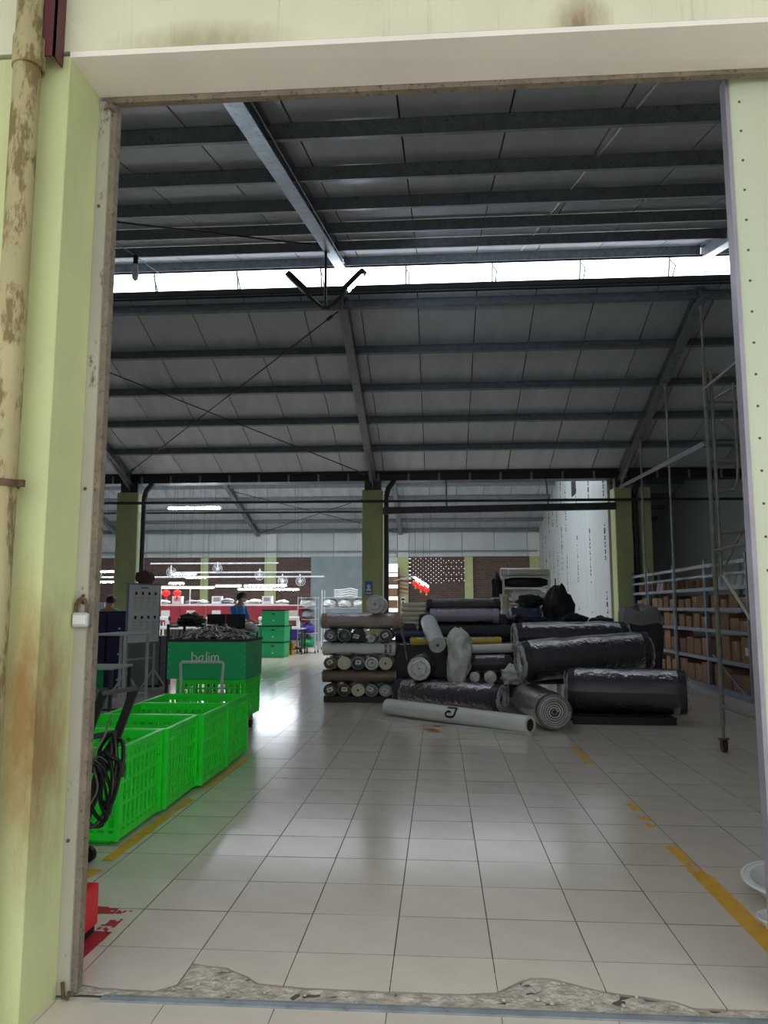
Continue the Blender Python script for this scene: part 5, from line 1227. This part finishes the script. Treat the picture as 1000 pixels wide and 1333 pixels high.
# ================================================================== PEOPLE
def person(lab, loc, rz, pose):
    t = thing('person', lab, 'person', loc, rz)
    J = pose; vs_ = []; es = []; rad = []
    def chain(pts, parent=None):
        last = parent
        for p, r_ in pts:
            vs_.append(p); rad.append(r_); i = len(vs_)-1
            if last is not None: es.append((last, i))
            last = i
        return last
    pel = chain([(J['pelvis'], .13)]); sp = chain([(J['waist'], .115), (J['chest'], .135), (J['shoulder'], .10)], pel)
    nk = chain([(J['neck'], .052), (J['headb'], .075), (J['head'], .092), (J['crown'], .07)], sp)
    ends = {}
    for s in ('l', 'r'):
        a = chain([(J['sh_'+s], .062), (J['el_'+s], .042), (J['wr_'+s], .03), (J['palm_'+s], .034)], sp)
        ends[s] = a
        pw_ = Vector(J['palm_'+s]); dr = (pw_ - Vector(J['wr_'+s])).normalized(); sd_ = dr.cross(Vector((0, 0, 1))).normalized()
        for q in range(4):
            b0 = pw_ + dr*.02 + sd_*(.022*(q-1.5)); ln = (.055, .07, .066, .05)[q]
            chain([(tuple(b0), .0095), (tuple(b0+dr*ln*.55+Vector((0,0,-.008))), .009), (tuple(b0+dr*ln+Vector((0,0,-.03))), .0075)], a)
        th = pw_ - dr*.02 - sd_*.03
        chain([(tuple(th), .011), (tuple(th+dr*.03-sd_*.02), .009), (tuple(th+dr*.055-sd_*.022), .008)], a)
        chain([(J['hip_'+s], .085), (J['kn_'+s], .058), (J['an_'+s], .042), (J['toe_'+s], .035)], pel)
    me = bpy.data.meshes.new('body'); me.from_pydata(vs_, es, []); me.update(); me.materials.append(m_skin)
    o = bpy.data.objects.new('body', me); col.objects.link(o); o.parent = t
    md = o.modifiers.new('skin', 'SKIN'); md.use_smooth_shade = True; o.modifiers.new('sub', 'SUBSURF').levels = 1
    for i, sv in enumerate(me.skin_vertices[0].data): sv.radius = (rad[i], rad[i]); sv.use_root = (i == 0)
    V = Vector; H = V(J['head']); fw_ = V((0, -1, 0))
    # shirt: torso and sleeves
    def oval(c, rx, ry, n=16): return [(c[0]+rx*math.cos(2*math.pi*(j % n)/n), c[1]+ry*math.sin(2*math.pi*(j % n)/n), c[2]) for j in range(n+1)]
    w0, c0_, s0 = V(J['pelvis']), V(J['chest']), V(J['shoulder'])
    sh_ = MB().grid([oval(w0+V((0,0,-.08)), .185, .14), oval(w0+V((0,0,.05)), .18, .135), oval(V(J['waist']), .17, .13), oval(c0_, .195, .145), oval(s0+V((0,0,-.02)), .19, .11), oval(s0+V((0,0,.05)), .09, .075)])
    for s in ('l', 'r'):
        a, b = V(J['sh_'+s]), V(J['el_'+s]); sh_.tube([a + (a-b)*.12, a, a.lerp(b, .5), a.lerp(b, .92)], [.06, .078, .068, .064], 10)
    sh_.build('shirt', m_blue_shirt, t, smooth=True)
    pn = MB().grid([oval(w0+V((0,0,-.1)), .18, .135), oval(w0+V((0,0,.02)), .178, .132)])
    for s in ('l', 'r'): pn.tube([V(J['hip_'+s])+V((0,0,.04)), V(J['kn_'+s]), V(J['an_'+s])+V((0,0,.03))], [.105, .078, .065], 10)
    pn.build('trousers', m_trous, t, smooth=True)
    for s in ('l', 'r'):
        a = V(J['an_'+s]); b = V(J['toe_'+s]); MB().tube([(a.x, a.y+.03, .04), (a.x, a.y-.06, .045), (b.x, b.y-.03, .03)], [.04, .048, .03], 8).build('shoe', m_black, t, smooth=True)
    # hair cap, ears, eyes, nose, face mask
    P = []
    for i in range(9):
        ph = R(90 - i*15.5); row = []
        for j in range(21):
            a = 2*math.pi*(j % 20)/20; front = max(0, -math.sin(a)); lim = 1 - .55*front*(i/8)
            rr_ = .124*math.cos(ph) if i < 8 else .112*math.cos(ph)
            row.append((H.x+rr_*math.cos(a), H.y+.012+rr_*1.08*math.sin(a)*(lim if i > 4 else 1), H.z+.02+.125*math.sin(ph)+ (.05*front*(i/8))))
        P.append(row)
    MB().grid(P).build('hair', m_hair, t, smooth=True)
    for sx in (-1, 1):
        MB().lathe([(.006,-.01),(.022,0),(.006,.01)], c=(H.x+sx*.094, H.y+.01, H.z-.01), d=(1,0,0), n=10).build('ear', m_skin, t)
        MB().lathe([(.004,-.008),(.013,0),(.004,.006)], c=(H.x+sx*.034, H.y-.088, H.z+.005), d=(0,-1,0), n=8).build('eye', m_hair, t)
    MB().cyl((H.x, H.y-.085, H.z+.0), (H.x, H.y-.112, H.z-.03), .010, .016, n=8).build('nose', m_skin, t)
    Q = [[(H.x+(.078-.012*abs(v-.5))*math.sin(u), H.y-.006-(.108-.02*abs(v-.4))*math.cos(u), H.z-.012-.085*v) for u in [R(-65+130*k/10) for k in range(11)]] for v in [q/5 for q in range(6)]]
    MB().grid(Q).build('face_mask', m_mask, t, smooth=True)
    return t
stand = dict(pelvis=(0,.02,.92), waist=(0,.0,1.06), chest=(0,-.03,1.24), shoulder=(0,-.05,1.38), neck=(0,-.07,1.46), headb=(0,-.11,1.52), head=(0,-.13,1.60), crown=(0,-.12,1.66),
    sh_l=(.19,-.04,1.36), el_l=(.23,-.14,1.10), wr_l=(.15,-.38,1.06), palm_l=(.12,-.45,1.05), sh_r=(-.19,-.04,1.36), el_r=(-.23,-.14,1.10), wr_r=(-.15,-.38,1.06), palm_r=(-.12,-.45,1.05),
    hip_l=(.10,.02,.86), kn_l=(.11,.0,.48), an_l=(.11,.04,.08), toe_l=(.12,-.12,.035), hip_r=(-.10,.02,.86), kn_r=(-.11,.0,.48), an_r=(-.11,.04,.08), toe_r=(-.12,-.12,.035))
person('person in a blue shirt and white mask standing at the workplaces, looking down', (-4.62, 17.45, .04), R(68), stand)
sit = dict(stand)
for k_ in ('pelvis','waist','chest','shoulder','neck','headb','head','crown','sh_l','el_l','wr_l','palm_l','sh_r','el_r','wr_r','palm_r'): x_, y_, z_ = stand[k_]; sit[k_] = (x_, y_, z_ - .06)
sit.update(hip_l=(.10,.0,.80), hip_r=(-.10,.0,.80))
person('person in a blue shirt seen from behind, working left of the green column', (-7.85, 17.9, .03), R(180), sit)
table('sewing_table', 'dark sewing table before the worker left of the green column', -8.6, -7.3, 18.35, 18.95, .92, m_dark, m_palegrey)
t = thing('sewing_machine', 'pale sewing machine before the worker left of the green column', 'machine', (-8.35, 18.6, .921)); MB().cbox(-.2,.2,-.09,.09,0,.06,.01).build('bed', m_white, t); MB().cbox(.1,.2,-.07,.07,.06,.3,.01).build('pillar', m_white, t); MB().cbox(-.2,.2,-.06,.06,.28,.4,.02).build('arm', m_white, t); MB().cbox(-.1,.1,-.05,.05,.42,.62,.01).build('thread_box', m_whitef, t)
